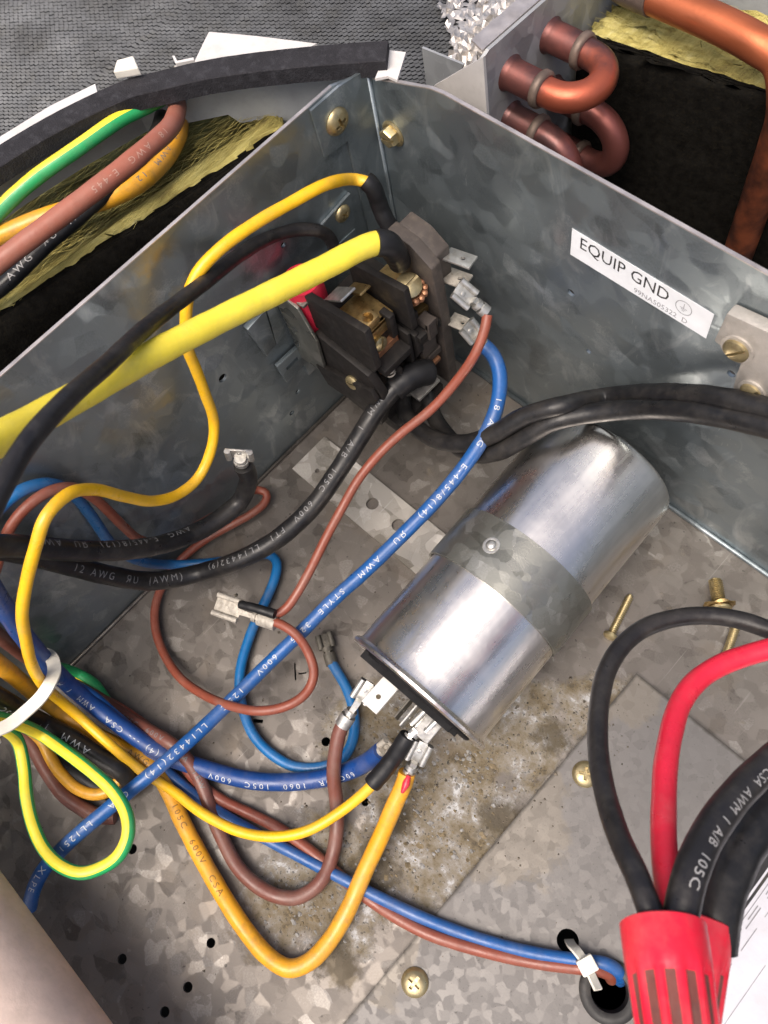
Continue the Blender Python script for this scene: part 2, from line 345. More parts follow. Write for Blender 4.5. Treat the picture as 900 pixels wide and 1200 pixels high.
def lathe(o, d, prof, seg=24, up=(0, 0, 1), cap=True):
    """prof: (radius, height along d) list"""
    x, y, z = frame(d, up); o = Vector(o); V, F = [], []
    for r, h in prof:
        for i in range(seg):
            a = 2*math.pi*i/seg; V.append(tuple(o + z*h + (x*math.cos(a)+y*math.sin(a))*r))
    for k in range(len(prof)-1):
        for i in range(seg):
            j = (i+1) % seg; F.append((k*seg+i, k*seg+j, (k+1)*seg+j, (k+1)*seg+i))
    if cap:
        F.append(tuple(reversed(range(seg)))); F.append(tuple(range((len(prof)-1)*seg, len(prof)*seg)))
    return V, F
def box(c, d, ax=None, bev=0.0):
    bm = bmesh.new(); bmesh.ops.create_cube(bm, size=1.0)
    for v in bm.verts: v.co = Vector((v.co.x*d[0], v.co.y*d[1], v.co.z*d[2]))
    if bev: bmesh.ops.bevel(bm, geom=list(bm.edges), offset=bev, segments=2, affect='EDGES', profile=0.6)
    M = Matrix.Identity(3)
    if ax:
        x, y, z = (Vector(a).normalized() for a in ax); M = Matrix((x, y, z)).transposed()
    c = Vector(c); bm.verts.index_update()
    V = [tuple(c + M @ v.co) for v in bm.verts]; F = [tuple(v.index for v in f.verts) for f in bm.faces]
    bm.free(); return V, F
def ext(x0, x1, y0, y1, z0, z1, bev=0.0): return box(((x0+x1)/2, (y0+y1)/2, (z0+z1)/2), (abs(x1-x0), abs(y1-y0), abs(z1-z0)), None, bev)
def prism(pts, n, t):
    """flat polygon (3d points) thickened by t along n"""
    n = Vector(n).normalized()*t; k = len(pts)
    V = [tuple(Vector(p)) for p in pts] + [tuple(Vector(p)+n) for p in pts]
    F = [tuple(range(k))[::-1], tuple(range(k, 2*k))] + [(i, (i+1) % k, (i+1) % k + k, i+k) for i in range(k)]
    return fixn(V, F)
def fixn(V, F):
    bm = bmesh.new(); vs = [bm.verts.new(v) for v in V]
    for f in F: bm.faces.new([vs[i] for i in f])
    bmesh.ops.recalc_face_normals(bm, faces=bm.faces); bm.verts.index_update()
    out = [tuple(v.co) for v in bm.verts], [tuple(v.index for v in f.verts) for f in bm.faces]
    bm.free(); return out
def bevelled(vf, w, seg=2):
    bm = bmesh.new(); vs = [bm.verts.new(v) for v in vf[0]]
    for f in vf[1]: bm.faces.new([vs[i] for i in f])
    bmesh.ops.remove_doubles(bm, verts=bm.verts, dist=1e-4)
    bmesh.ops.recalc_face_normals(bm, faces=bm.faces)
    bmesh.ops.bevel(bm, geom=list(bm.edges), offset=w, segments=seg, affect='EDGES', profile=0.6, clamp_overlap=True)
    bm.verts.index_update()
    out = [tuple(v.co) for v in bm.verts], [tuple(v.index for v in f.verts) for f in bm.faces]
    bm.free(); return out
def spline(pts, step=1.6):
    """centripetal Catmull-Rom through the points, resampled evenly"""
    P_ = [Vector(p) for p in pts]
    P_ = [P_[0]*2-P_[1]] + P_ + [P_[-1]*2-P_[-2]]
    out = []
    for i in range(1, len(P_)-2):
        p0, p1, p2, p3 = P_[i-1:i+3]
        t0 = 0; t1 = t0+max(1e-3, (p1-p0).length**.5); t2 = t1+max(1e-3, (p2-p1).length**.5); t3 = t2+max(1e-3, (p3-p2).length**.5)
        n = max(3, int((p2-p1).length/0.7))
        for k in range(n):
            t = t1+(t2-t1)*k/n
            A1 = p0*((t1-t)/(t1-t0))+p1*((t-t0)/(t1-t0)); A2 = p1*((t2-t)/(t2-t1))+p2*((t-t1)/(t2-t1)); A3 = p2*((t3-t)/(t3-t2))+p3*((t-t2)/(t3-t2))
            B1 = A1*((t2-t)/(t2-t0))+A2*((t-t0)/(t2-t0)); B2 = A2*((t3-t)/(t3-t1))+A3*((t-t1)/(t3-t1))
            out.append(B1*((t2-t)/(t2-t1))+B2*((t-t1)/(t2-t1)))
    out.append(P_[-2])
    # smooth a little: insulation is stiff
    for _ in range(6):
        q = out[:]
        for i in range(1, len(q)-1): out[i] = q[i]*0.5+(q[i-1]+q[i+1])*0.25
    L = [0]
    for i in range(1, len(out)): L.append(L[-1]+(out[i]-out[i-1]).length)
    n = max(2, int(L[-1]/step)); res = []; k = 0
    for j in range(n+1):
        s = L[-1]*j/n
        while k < len(L)-2 and L[k+1] < s: k += 1
        f = (s-L[k])/max(1e-9, L[k+1]-L[k]); res.append(out[k].lerp(out[k+1], min(1, max(0, f))))
    return res
def tangents(c):
    return [((c[min(i+1, len(c)-1)]-c[max(i-1, 0)])).normalized() for i in range(len(c))]
def sweep(c, sec, up=(0, 0, 1), cap=True, scale=None, twist=0.0):
    """sweep a closed 2d section (list of (a,b)) along samples c with parallel transport"""
    T = tangents(c); x, y, _ = frame(T[0], up); V, F = [], []; k = len(sec)
    for i, (p, t) in enumerate(zip(c, T)):
        x = (x - t*x.dot(t)).normalized(); y = t.cross(x)
        s = scale[i] if scale else 1.0
        tw = twist*i; ct, st = math.cos(tw), math.sin(tw)
        for a, b in sec: V.append(tuple(p + x*((a*ct-b*st)*s) + y*((a*st+b*ct)*s)))
    for i in range(len(c)-1):
        for j in range(k):
            m = (j+1) % k; F.append((i*k+j, i*k+m, (i+1)*k+m, (i+1)*k+j))
    if cap: F.append(tuple(reversed(range(k)))); F.append(tuple(range((len(c)-1)*k, len(c)*k)))
    return V, F
def circ(r, n=16): return [(r*math.cos(2*math.pi*i/n), r*math.sin(2*math.pi*i/n)) for i in range(n)]
def rnd_rect(w, h): return [(-w/2, -h/2), (w/2, -h/2), (w/2, h/2), (-w/2, h/2)]
def tube(pts, r, n=16, step=1.6):
    c = spline(pts, step); return sweep(c, circ(r, n))
def carve(o, cutters):
    """subtract cutter meshes (list of (V,F)) from an object for good"""
    v, f = merge(*cutters)
    me = bpy.data.meshes.new('cut'); me.from_pydata([(x*MM, y*MM, z*MM) for x, y, z in v], [], f); me.update()
    c = bpy.data.objects.new('cut', me); COL.objects.link(c)
    md = o.modifiers.new('b', 'BOOLEAN'); md.object = c; md.operation = 'DIFFERENCE'; md.solver = 'EXACT'; md.use_self = True
    bpy.context.view_layer.update()
    dg = bpy.context.evaluated_depsgraph_get()
    new = bpy.data.meshes.new_from_object(o.evaluated_get(dg))
    old = o.data; o.modifiers.clear(); o.data = new
    bpy.data.objects.remove(c); bpy.data.meshes.remove(me)
    return o
def hole(p, d, r, depth=12, seg=20): return lathe(Vector(p)-Vector(d).normalized()*depth/2, d, [(r, 0), (r, depth)], seg)

# lettering
_txt = {}
def text_mesh(s, size, sp=1.0):
    """flat letters as (verts2d, faces), cut into bands so they can wrap round a wire"""
    key = (s, sp)
    if key not in _txt:
        cu = bpy.data.curves.new('t', 'FONT'); cu.body = s; cu.size = 1.0; cu.resolution_u = 2; cu.space_character = sp; cu.space_word = sp
        o = bpy.data.objects.new('t', cu); COL.objects.link(o); bpy.context.view_layer.update()
        me = bpy.data.meshes.new_from_object(o.evaluated_get(bpy.context.evaluated_depsgraph_get()))
        bm = bmesh.new(); bm.from_mesh(me)
        for k in range(1, 6):
            bmesh.ops.bisect_plane(bm, geom=list(bm.verts)+list(bm.edges)+list(bm.faces), plane_co=(0, k*0.72/6, 0), plane_no=(0, 1, 0))
        bm.verts.index_update()
        _txt[key] = [(v.co.x, v.co.y) for v in bm.verts], [tuple(v.index for v in f.verts) for f in bm.faces]
        bm.free(); bpy.data.objects.remove(o); bpy.data.curves.remove(cu); bpy.data.meshes.remove(me)
    v, f = _txt[key]
    return [(x*size, y*size) for x, y in v], f
def flat_text(s, size, o, xdir, ydir, mat, parent, lift=0.12, name='lettering', sx=1.0):
    v, f = text_mesh(s, size); o = Vector(o); x = Vector(xdir).normalized(); y = Vector(ydir).normalized(); n = x.cross(y)*lift
    return obj(name, ([tuple(o + x*a*sx + y*b + n) for a, b in v], f), mat, parent)
VIEW = Vector((0.34, -0.1, 1)).normalized()
def wire_text(s, size, c, r, s0, mat, parent, rev=False, roll=0.0, sx=1.1, sp=1.45):
    """print s along the wire with centreline samples c, starting s0 mm along it, facing mostly upwards"""
    v, f = text_mesh(s, size, sp)
    if rev: c = c[::-1]
    T = tangents(c); L = [0]
    for i in range(1, len(c)): L.append(L[-1]+(c[i]-c[i-1]).length)
    V = []; bad = False
    for a, b in v:
        d = s0 + a*sx; k = min(range(len(L)), key=lambda i: abs(L[i]-d)) if False else min(len(L)-2, max(0, int(d/(L[-1]/(len(L)-1)))))
        fr = min(1.0, max(0.0, (d-L[k])/(L[k+1]-L[k])))
        p = c[k].lerp(c[k+1], fr); t = T[k].lerp(T[k+1], fr).normalized()
        n = (VIEW - t*VIEW.dot(t)).normalized(); u = n.cross(t)
        ang = (b - 0.36*size)/r + roll
        V.append(tuple(p + (n*math.cos(ang) + u*math.sin(ang))*(r+0.07)))
    return obj('printed_text', (V, f), mat, parent)

def wire(name, pts, r, mat, label, cat='wire', n=16, prints=(), stripe=None, wob=0.0):
    """one insulated wire: Empty > insulation, printed text"""
    pts = [pts[0]] + [tuple(Vector(p)+Vector((random.gauss(0, .14), random.gauss(0, .14), random.gauss(0, .1)))) for p in pts[1:-1]] + [pts[-1]]
    c = spline(pts)
    mid = min(c, key=lambda p: p.z)
    t = thing(name, mid, label, cat)
    vf = sweep(c, circ(r, n), scale=[1+0.012*math.sin(i*0.7)+random.uniform(-.008, .008) for i in range(len(c))], twist=0.003 if stripe else 0)
    if stripe:
        lo, wd = stripe[1], stripe[2]
        fm = [1 if ((k % n)-lo) % n < wd else 0 for k in range(len(vf[1]))]
        ins = obj('insulation', vf, [mat, stripe[0]], t, 60, fm)
    else: ins = obj('insulation', vf, mat, t, 60)
    for pr in prints:
        wire_text(pr[0], pr[1], c, r, pr[2], pr[3], ins, *pr[4:])
    return t, c, ins
def sleeve(pts, r0, r1, parent, name='heat_shrink', mat='heat_shrink'):
    c = spline(pts, 1.0); m = len(c)
    return obj(name, sweep(c, circ(1, 18), scale=[r0+(r1-r0)*(i/(m-1))+0.05*math.sin(i*1.3) if 0 < i < m-1 else r0*0.96+(r1-r0)*(i/(m-1)) for i in range(m)]), mat, parent, 60)
def crimp(p, d, up, parent, L=8.5, w=7.4, neck=6.0, barrel=6.0, rb=2.3, mat='tinned', name='crimp_terminal'):
    """female push-on terminal: flat body with rolled edges, neck and wire barrel. p = barrel end (wire side), d = towards the tab"""
    d = Vector(d).normalized(); up = Vector(up); s = d.cross(up).normalized(); up = s.cross(d); p = Vector(p)
    parts = [sweep([p+d*(barrel*k/5) for k in range(6)], [(rb*1.05*math.cos(a), rb*0.9*math.sin(a)) for a in [2*math.pi*i/14 for i in range(14)]], up)]
    b0 = p+d*barrel; b1 = b0+d*neck
    parts.append(sweep([b0-d*0.5, b0+d*neck*0.5, b1+d*0.4], rnd_rect(3.4, 2.0), s, scale=[1.0, 1.05, 1.25]))
    # ears around the neck
    parts.append(sweep([b0+d*0.8, b0+d*2.6], circ(2.35, 12), up))
    parts.append(box(b1+d*L/2-up*0.9, (w, L, 0.8), (s, d, up), 0.15))
    for k in (-1, 1):
        cc = [b1+d*(L*j/4)+s*(k*(w/2-0.9)) for j in range(5)]
        parts.append(sweep(cc, [(1.25*math.cos(a), 1.05*math.sin(a)) for a in [2*math.pi*i/10 for i in range(10)]], up))
    o = obj(name, merge(*parts), mat, parent, 50)
    obj('locking_dimple', lathe(b1+d*L*0.55-up*0.5, up, [(0.9, 0), (0.9, 0.3), (0.35, 0.45)], 10), mat, o, 50)
    return o
_screws = {}
def screw_mesh(kind):
    """head seen along +Z, bottom face at z=0 (mm units scaled later); recess cut in"""
    if kind in _screws: return _screws[kind]
    if kind == 'pan':
        prof = [(5.0, 0), (5.1, 0.5), (4.7, 1.4), (3.6, 2.2), (2.0, 2.65), (0.4, 2.8)]; cut = [box((0, 0, 2.6), (5.0, 1.25, 3.9)), box((0, 0, 2.6), (1.25, 5.0, 3.9))]
    elif kind == 'hex':
        prof = None; cut = [box((0, 0, 4.6), (9, 1.1, 2.4))]
    elif kind == 'slot':
        prof = [(3.6, 0), (3.8, 0.6), (3.7, 1.6), (2.6, 2.3), (0.4, 2.5)]; cut = [box((0, 0, 2.6), (9, 0.9, 2.2))]
    if kind == 'hex':
        vf = merge(lathe((0, 0, 0), (0, 0, 1), [(5.2, 0), (5.3, 0.5), (4.6, 1.0)], 24), lathe((0, 0, 0.8), (0, 0, 1), [(3.9, 0), (3.9, 2.7), (3.4, 3.4)], 6))
    else: vf = lathe((0, 0, 0), (0, 0, 1), prof, 28)
    o = obj('screw_source', vf, 'yellow_zinc'); loc = o.location.copy()
    o.data.transform(Matrix.Translation(loc)); o.location = (0, 0, 0)
    carve(o, cut)
    me = o.data; me.polygons.foreach_set('use_smooth', [True]*len(me.polygons)); me.set_sharp_from_angle(angle=math.radians(35))
    bpy.data.objects.remove(o); _screws[kind] = me
    return me
def screw(p, d, parent, kind='pan', roll=0.4, mat=None, sc_=1.0, name='screw'):
    me = screw_mesh(kind)
    o = bpy.data.objects.new(name, me); COL.objects.link(o)
    if parent is not None: o.parent = parent
    x, y, z = frame(d); M = Matrix((x, y, z)).transposed() @ Matrix.Rotation(roll, 3, 'Z')
    o.rotation_euler = M.to_euler(); o.scale = (sc_,)*3
    o.location = Vector(p)*MM - (_root_loc(parent) if parent is not None else Vector((0, 0, 0)))
    return o

# ================================================================== large structure
# ground under the unit, outside the box
g = obj('cabinet_floor', ext(-600, 700, -600, 500, -46, -40), 'cabinet_dark'); g['kind'] = 'structure'

# the galvanised control box: base panel, two walls meeting in the far corner
encl = thing('control_box', (120, -140, 0), 'open galvanised steel control box whose walls meet in the far corner', 'control box')
base = obj('base_panel', ext(0.0, 420, -420, 0.0, -1.4, 0.0), 'zinc_floor', encl)
HOLES = [(81.9, -260.6, 0.0), (126.9, -248.0, -0.0), (131.6, -260.0, 0.0), (109.9, -288.9, 0.0), (136.3, -276.4, 0.0), (136.0, -288.2, 0.0), (111.4, -175.6, 0.0), (125.2, -217.9, 0.0), (109.9, -244.6, 0.0), (140.1, -181.4, 0.0)]
cuts = [hole(p, (0, 0, 1), r) for p, r in zip(HOLES, (2.0, 1.7, 1.8, 1.9, 1.9, 1.9, 1.9, 2.0, 1.4, 1.6))]
sl_ = [(77.4, -164.2, 0.0), (83.5, -163.7, 0.0), (83.3, -160.9, 0.0)]
cuts.append(box(Vector(sl_[0]).lerp(Vector(sl_[1]), .5), (7.5, 0.7, 8), ((0.75, -0.66, 0), (0.66, 0.75, 0), (0, 0, 1))))
cuts.append(box(Vector(sl_[1]).lerp(Vector(sl_[2]), .5), (0.7, 3.5, 8), ((0.75, -0.66, 0), (0.66, 0.75, 0), (0, 0, 1))))
cuts.append(box([(83.5, -189.6, 0.0)][0], (4.5, 1.5, 8), ((0.8, 0.6, 0), (-0.6, 0.8, 0), (0, 0, 1))))
cuts.append(hole((249, -167, 0), (0, 0, 1), 8.0, 12, 32)); cuts.append(hole((228.6, -164.5, 0), (0, 0, 1), 4.2, 12, 24))
carve(base, cuts)
# left wall (x = 0), 1.2 mm sheet; slightly lower towards the corner
lw = obj('side_wall', prism([(-1.2, -420, -1.4), (-1.2, 1.2, -1.4), (-1.2, 1.2, 147), (-1.2, -16, 153.2), (-1.2, -420, 152.6)], (1, 0, 0), 1.2), 'zinc_wall', encl)
LH = [(0.0, -100.5, 77.7), (0.0, -73.5, 32.0), (0.0, -80.7, 22.4), (0.0, -196.9, 90.3), (0.0, -54.1, 111.5), (0.0, -202.7, -16.1)]
carve(lw, [hole(p, (1, 0, 0), r) for p, r in zip(LH, (2.0, 1.4, 1.4, 2.0, 1.2, 1.6))])
# right wall (y = 0) with a clipped upper corner
rw = obj('back_wall', prism([(-0.0, 0, -1.4), (420, 0, -1.4), (420, 0, 152.0), (36, 0, 155.6), (30, 0, 154.8), (1.5, 0, 145.5), (0.0, 0, 143)], (0, 1, 0), 1.2), 'zinc_wall', encl)
RH = [(91.3, 0.0, 98.9), (102.0, 0.0, 71.6), (154.6, 0.0, 107.6)]
carve(rw, [hole(p, (0, 1, 0), r) for p, r in zip(RH, (1.6, 1.2, 1.5))])
# bright sheared edges
obj('sheared_edge', merge(box((-0.6, -218, 152.95), (1.25, 404, 0.5), None, 0.1)), 'worn_edge', encl)
obj('sheared_edge', sweep([Vector((36, .6, 155.75)), Vector((230, .6, 154.0)), Vector((420, .6, 152.2))], rnd_rect(1.25, 0.5)), 'worn_edge', encl)
obj('sheared_edge', sweep([Vector((1.8, .6, 145.8)), Vector((30, .6, 155.0)), Vector((36, .6, 155.75))], rnd_rect(1.25, 0.5)), 'worn_edge', encl)
# flange of the back wall folded against the side wall, with its wider tab
obj('corner_flange', prism([(0.15, -1, 150), (0.15, -14, 152.2), (0.15, -27.5, 152.2), (0.15, -26.8, 132), (0.15, -15.5, 130.5), (0.15, -14.5, 4), (0.15, -1, 4)], (1, 0, 0), 1.1), 'zinc_wall', encl)
obj('wall_fold', sweep([Vector((0.8, -0.8, 1)), Vector((0.8, -0.8, 148))], circ(1.1, 8)), 'zinc_wall', encl, 180)
screw((1.3, -18.5, 141.5), (1, 0, 0), encl, 'pan', 0.25, sc_=0.98)
screw((2.0 + 6.5, -0.05, 126.0), (0, -1, 0), encl, 'hex', 0.2, sc_=0.98)
screw([(1.6, -26.1, 104.1)][0], (1, 0, 0), encl, 'pan', 0.7, sc_=0.72)
obj('bracket_tab', prism([(0.1, -36.2, 106.6), (0.1, -20.0, 109.0), (0.1, -21.2, 93.1), (0.1, -33.1, 89.3)], (1, 0, 0), 1.2), 'zinc_wall', encl)
# fold where the base meets the side wall, and its spot-welded lip
obj('base_fold', sweep([Vector((1.0, -420, 0.5)), Vector((1.0, -16, 0.5))], circ(0.9, 8)), 'zinc_floor', encl, 180)
obj('base_fold', sweep([Vector((12, -0.9, 0.5)), Vector((420, -0.9, 0.5))], circ(1.2, 8)), 'zinc_wall', encl, 180)
# lower right: a plainer sheet screwed over the base
plate = thing('cover_plate', (230, -180, 0.0), 'plain dull grey sheet metal plate held by two cross head screws beside the capacitor', 'metal plate')
ps = obj('sheet', ext(187.7, 420, -420, -69.6, 0.6, 2.1), 'zinc_plate', plate)
carve(ps, [hole((249, -167, 0), (0, 0, 1), 8.2, 12, 32), hole((228.6, -164.5, 0), (0, 0, 1), 4.0, 12, 24)])
screw((197.1, -114.4, 2.05), (0, 0, 1), plate, 'pan', 0.55); screw((197.5, -213.6, 2.05), (0, 0, 1), plate, 'pan', 0.05)
gro = thing('rubber_grommet', (249, -167, 0), 'round black rubber grommet in the plate below the red wire connectors', 'grommet')
obj('ring', lathe((249, -167, -3), (0, 0, 1), [(8.0, 0), (8.0, 4.8), (10.3, 4.9), (10.6, 6.0), (9.8, 7.1), (8.0, 7.3), (6.6, 6.6), (6.4, 4), (6.4, 0)], 36), 'rubber', gro, 50)

# flat strip with holes running under the capacitor
st = obj('mounting_strip', ext(9.5, 110, -97.0, -74.5, 0.2, 1.8, 0.25), 'zinc_strip')
carve(st, [hole((52.2, -85.2, 1), (0, 0, 1), 3.0), hole((68.7, -85.2, 1), (0, 0, 1), 3.0), hole((20, -90, 1), (0, 0, 1), 1.2)])
tag(st, 'light grey metal strip with two round holes lying on the box floor', 'metal strip')

# ------------------------------------------------------------------ outside the box, upper left and right
coil = thing('condenser_coil', (-120, 40, -40), 'grey condenser coil with dark rippled fins behind the control box', 'coil')
V, F = [], []; nf = 0; x = -3.0
while x > -330:
    y = min(44.0, 38 + (x+3)*1.30 + 6) if x > -150 else -150.0
    y = max(-150.0, y) + (1.35 if nf % 2 else 0)
    while y < 215:
        # one louvre: a short slanted strip standing out of the fin, plus the fin wall under it
        L = 2.1 + random.uniform(-.12, .12); z = 101 + random.uniform(-.15, .15); w = 0.95 + random.uniform(-.06, .06); s_ = 0.5
        b = len(V)
        V += [(x-w/2-s_, y, z+0.35), (x+w/2-s_, y, z-0.4), (x+w/2+s_, y+L, z-0.4), (x-w/2+s_, y+L, z+0.35), (x-w/2-s_, y, z-8), (x-w/2+s_, y+L, z-8)]
        F += [(b, b+1, b+2, b+3), (b, b+3, b+5, b+4)]
        y += 2.7
    x -= 2.0; nf += 1
fins = obj('fins', (V, F), 'fin_metal', coil); fins['kind'] = 'stuff'
obj('core', prism([(-4, 46, -38), (-4, 216, -38), (-332, 216, -38), (-332, -150, -38), (-128, -150, -38)], (0, 0, 1), 131), 'cabinet_dark', coil)
obj('tube_sheet', prism([(-1.2, 44, -38), (-1.2, 210, -38), (-1.2, 210, 112), (-1.2, 62, 115), (-1.2, 46, 108)], (1, 0, 0), 1.6), 'zinc_outer', coil)
obj('sheet_flange', prism([(-1.5, 60, 114.6), (-1.5, 210, 111.8), (-9, 210, 112), (-9, 62, 114.6)], (0, 0, 1), 1.0), 'worn_edge', coil)
# crushed fins by the tube sheet
V, F = [], []; nx, ny = 34, 92
for i in range(nx):
    for j in range(ny):
        V.append((-4-i*1.5+random.uniform(-.7, .7), 48+j*1.6+random.uniform(-.7, .7), 103.6+random.uniform(-1.3, 1.5)*(1.3 if 3 < i < 13 else .7)))
for i in range(nx-1):
    for j in range(ny-1):
        if random.random() < 0.96 - 0.02*max(0, i-14) and (i < 12 or j > 10+(i-12)*0.7): F.append((i*ny+j, (i+1)*ny+j, (i+1)*ny+j+1, i*ny+j+1))
cf = obj('crushed_fins', (V, F), 'crushed_fin', coil); cf['kind'] = 'stuff'
# return bends
def ubend(a, b, out, r, mat, bright):
    """hairpin between two stubs on the tube sheet x=0; a, b = (y, z)"""
    a = Vector((0, *a)); b = Vector((0, *b)); m = (a+b)/2; h = (b-a)/2; R_ = h.length
    pts = [a, a+Vector((out*0.5, 0, 0)), a+Vector((out, 0, 0))]
    for k in range(1, 8):
        t = math.pi*k/8; pts.append(m+Vector((out, 0, 0))-h*math.cos(t)+Vector((R_*math.sin(t), 0, 0)))
    pts += [b+Vector((out, 0, 0)), b+Vector((out*0.5, 0, 0)), b]
    o = obj('return_bend', sweep(spline(pts, 1.5), circ(r, 20)), mat, coil, 60)
    for q in (a, b):
        obj('sleeve', lathe(q, (1, 0, 0), [(r+1.9, 0), (r+0.9, 1.5), (r+0.55, 3), (r+0.55, out*0.72), (r+1.3, out*0.72+.2), (r+1.35, out*0.72+2.6), (r+0.2, out*0.72+3.6)], 20), bright, o, 40)
        obj('braze_ring', lathe(q+Vector((out*0.72-0.4, 0, 0)), (1, 0, 0), [(r+1.0, 0), (r+1.75, 0.6), (r+1.8, 2.6), (r+1.0, 3.8)], 20), 'braze', o, 60)
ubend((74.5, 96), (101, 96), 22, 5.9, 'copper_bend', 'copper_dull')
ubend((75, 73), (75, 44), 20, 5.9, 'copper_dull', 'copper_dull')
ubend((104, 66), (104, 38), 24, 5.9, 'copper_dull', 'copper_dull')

# faced insulation behind the left wall
bl = thing('insulation_batt', (-60, -110, -40), 'yellow glass wool batt with black facing behind the left box wall', 'insulation')
def fuzzy(bm_vf, amp, cuts_, zonly=False):
    bm = bmesh.new(); vs = [bm.verts.new(v) for v in bm_vf[0]]
    for f in bm_vf[1]: bm.faces.new([vs[i] for i in f])
    bmesh.ops.recalc_face_normals(bm, faces=bm.faces)
    bmesh.ops.subdivide_edges(bm, edges=bm.edges, cuts=cuts_, use_grid_fill=True)
    for v in bm.verts: v.co += Vector((random.gauss(0, amp), random.gauss(0, amp), random.gauss(0, amp)))
    bm.verts.index_update()
    out = [tuple(v.co) for v in bm.verts], [tuple(v.index for v in f.verts) for f in bm.faces]; bm.free(); return out
obj('glass_wool', fuzzy(prism([(-27, -22, 0), (-45, -120, 0), (-66, -240, 0), (-150, -240, 0), (-118, -120, 0), (-62, -8, 0)], (0, 0, 1), 128), 0.9, 30), 'glass_wool', bl, 180)
obj('facing', fuzzy(prism([(-23.0, -24, -30), (-41, -120, -30), (-62, -240, -30), (-66, -240, -30), (-45.4, -120, -30), (-27.4, -24, -30)], (0, 0, 1), 157.5), 0.35, 14), 'felt_black', bl, 180)
def fibres(parent, pts, zt, n, ang, mat, spread=0.5):
    """loose glass fibres lying on the cut top of a batt"""
    V, F = [], []; P_ = [Vector((*p, 0)) for p in pts]
    for _ in range(n):
        u, v = random.random(), random.random()
        q = P_[0].lerp(P_[1], u).lerp(P_[3].lerp(P_[2], u), v); a = ang+random.gauss(0, spread); L = random.uniform(4, 16); w = random.uniform(.025, .07)
        d = Vector((math.cos(a), math.sin(a), 0)); s_ = Vector((-d.y, d.x, 0))*w; z = zt+random.uniform(0.0, 0.7); k = random.uniform(-1.5, 1.5)
        b = len(V)
        for t in (0, .33, .66, 1):
            c = q+d*(t-.5)*L+Vector((-d.y, d.x, 0))*k*t*(1-t)*3+Vector((0, 0, z+random.uniform(-.4, .9)))
            V += [tuple(c-s_), tuple(c+s_)]
        F += [(b+2*i, b+2*i+1, b+2*i+3, b+2*i+2) for i in range(3)]
    o = obj('fibres', (V, F), mat, parent); o['kind'] = 'stuff'
fibres(bl, [(-30, -24), (-66, -240), (-140, -240), (-64, -12)], 128, 2200, 1.4, 'glass_wool', 0.25)
# faced insulation on the far right
br = thing('faced_insulation', (80, 130, -40), 'black faced insulation panel with ragged yellow top edge behind the copper bends', 'insulation')
obj('facing', fuzzy(prism([(4, 117, -30), (150, 140, -30), (150, 144, -30), (4, 121, -30)], (0, 0, 1), 116), 0.45, 20), 'felt_black', br, 180)
obj('glass_wool', fuzzy(prism([(4, 121.5, -30), (150, 144.5, -30), (150, 186, -30), (4, 163, -30)], (0, 0, 1), 114.5), 0.9, 30), 'glass_wool_right', br, 180)
fibres(br, [(6, 123), (148, 146), (148, 184), (6, 161)], 84.5, 1400, 0.16, 'glass_wool_right', 0.25)
pn = obj('metal_cabinet', ext(20, 240, 190, 192, -40, 100), 'paint_grey'); tag(pn, 'pale grey cabinet panel in the corner beyond the copper pipe', 'cabinet')
pn.rotation_euler = (0, 0, 0.16)

# copper pipe
pp = thing('copper_pipe', (88, 122, -40), 'thick copper refrigerant pipe bending down beside the black insulation', 'pipe')
PPTS = [(-4.7, 141.7, 98.0), (18.4, 135.4, 102.0), (41.4, 133.3, 104.0), (61.9, 131.9, 105.0), (78.3, 130.2, 105.0), (88.4, 129.8, 103.0)] + [(99, 122.5, 92), (100.5, 122, 76), (101.0, 122, 50), (101.5, 122, 20), (102, 122, -30)]
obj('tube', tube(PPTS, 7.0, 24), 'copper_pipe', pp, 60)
cc = spline(PPTS); 
obj('solder_sleeve', sweep(cc[0:22], circ(7.7, 24)), 'braze', pp, 60)

# outer cabinet edge with foam tape
ce = thing('cabinet_edge', (-50, -60, 60), 'white and grey cabinet edge sheet running under the black foam tape', 'panel')
EDGE = [(-76.5, -132.2, 148.0), (-74.5, -110.6, 148.0), (-69.8, -84.6, 148.0), (-63.2, -59.3, 148.0), (-42.8, -35.2, 148.0), (-20.4, -13.9, 148.0), (-0.8, 4.9, 148.0)]
V, F = [], []
for i, p in enumerate(EDGE): V += [(p[0]-3, p[1]+2.5, 146.5), (p[0]-3, p[1]+2.5, 131 if i < 5 else 92)]
for i in range(len(EDGE)-1): F.append((2*i, 2*i+1, 2*i+3, 2*i+2))
o_ = obj('web', (V, F), 'paint_grey', ce); md = o_.modifiers.new('t', 'SOLIDIFY'); md.thickness = 0.0012
obj('flange', prism([(-90.9, -116.4, 146.0), (-83.8, -97.6, 146.0), (-79.4, -84.7, 146.0), (-75.1, -64.6, 146.0), (-82.3, -60.6, 146.0), (-88.3, -78.0, 146.0), (-92.3, -99.5, 146.0), (-97.3, -116.0, 146.0)], (0, 0, 1), 1.0), 'paint_white', ce)
obj('flange', prism([(-63.4, -37.3, 146.0), (-58.3, -31.4, 146.0), (-63.1, -22.4, 146.0), (-65.5, -17.7, 146.0), (-48.6, -9.4, 146.0), (-26.0, 0.5, 146.0), (-30.7, -13.2, 146.0), (-44.8, -30.1, 146.0)], (0, 0, 1), 1.0), 'paint_white', ce)
obj('flange', prism([(7.7, -3.5, 150.0), (10.6, -0.2, 150.0), (14.6, 0.1, 150.0), (8.0, 11.5, 150.0), (2.6, 9.1, 150.0), (4.1, 3.7, 150.0)], (0, 0, 1), 1.0), 'paint_white', ce)
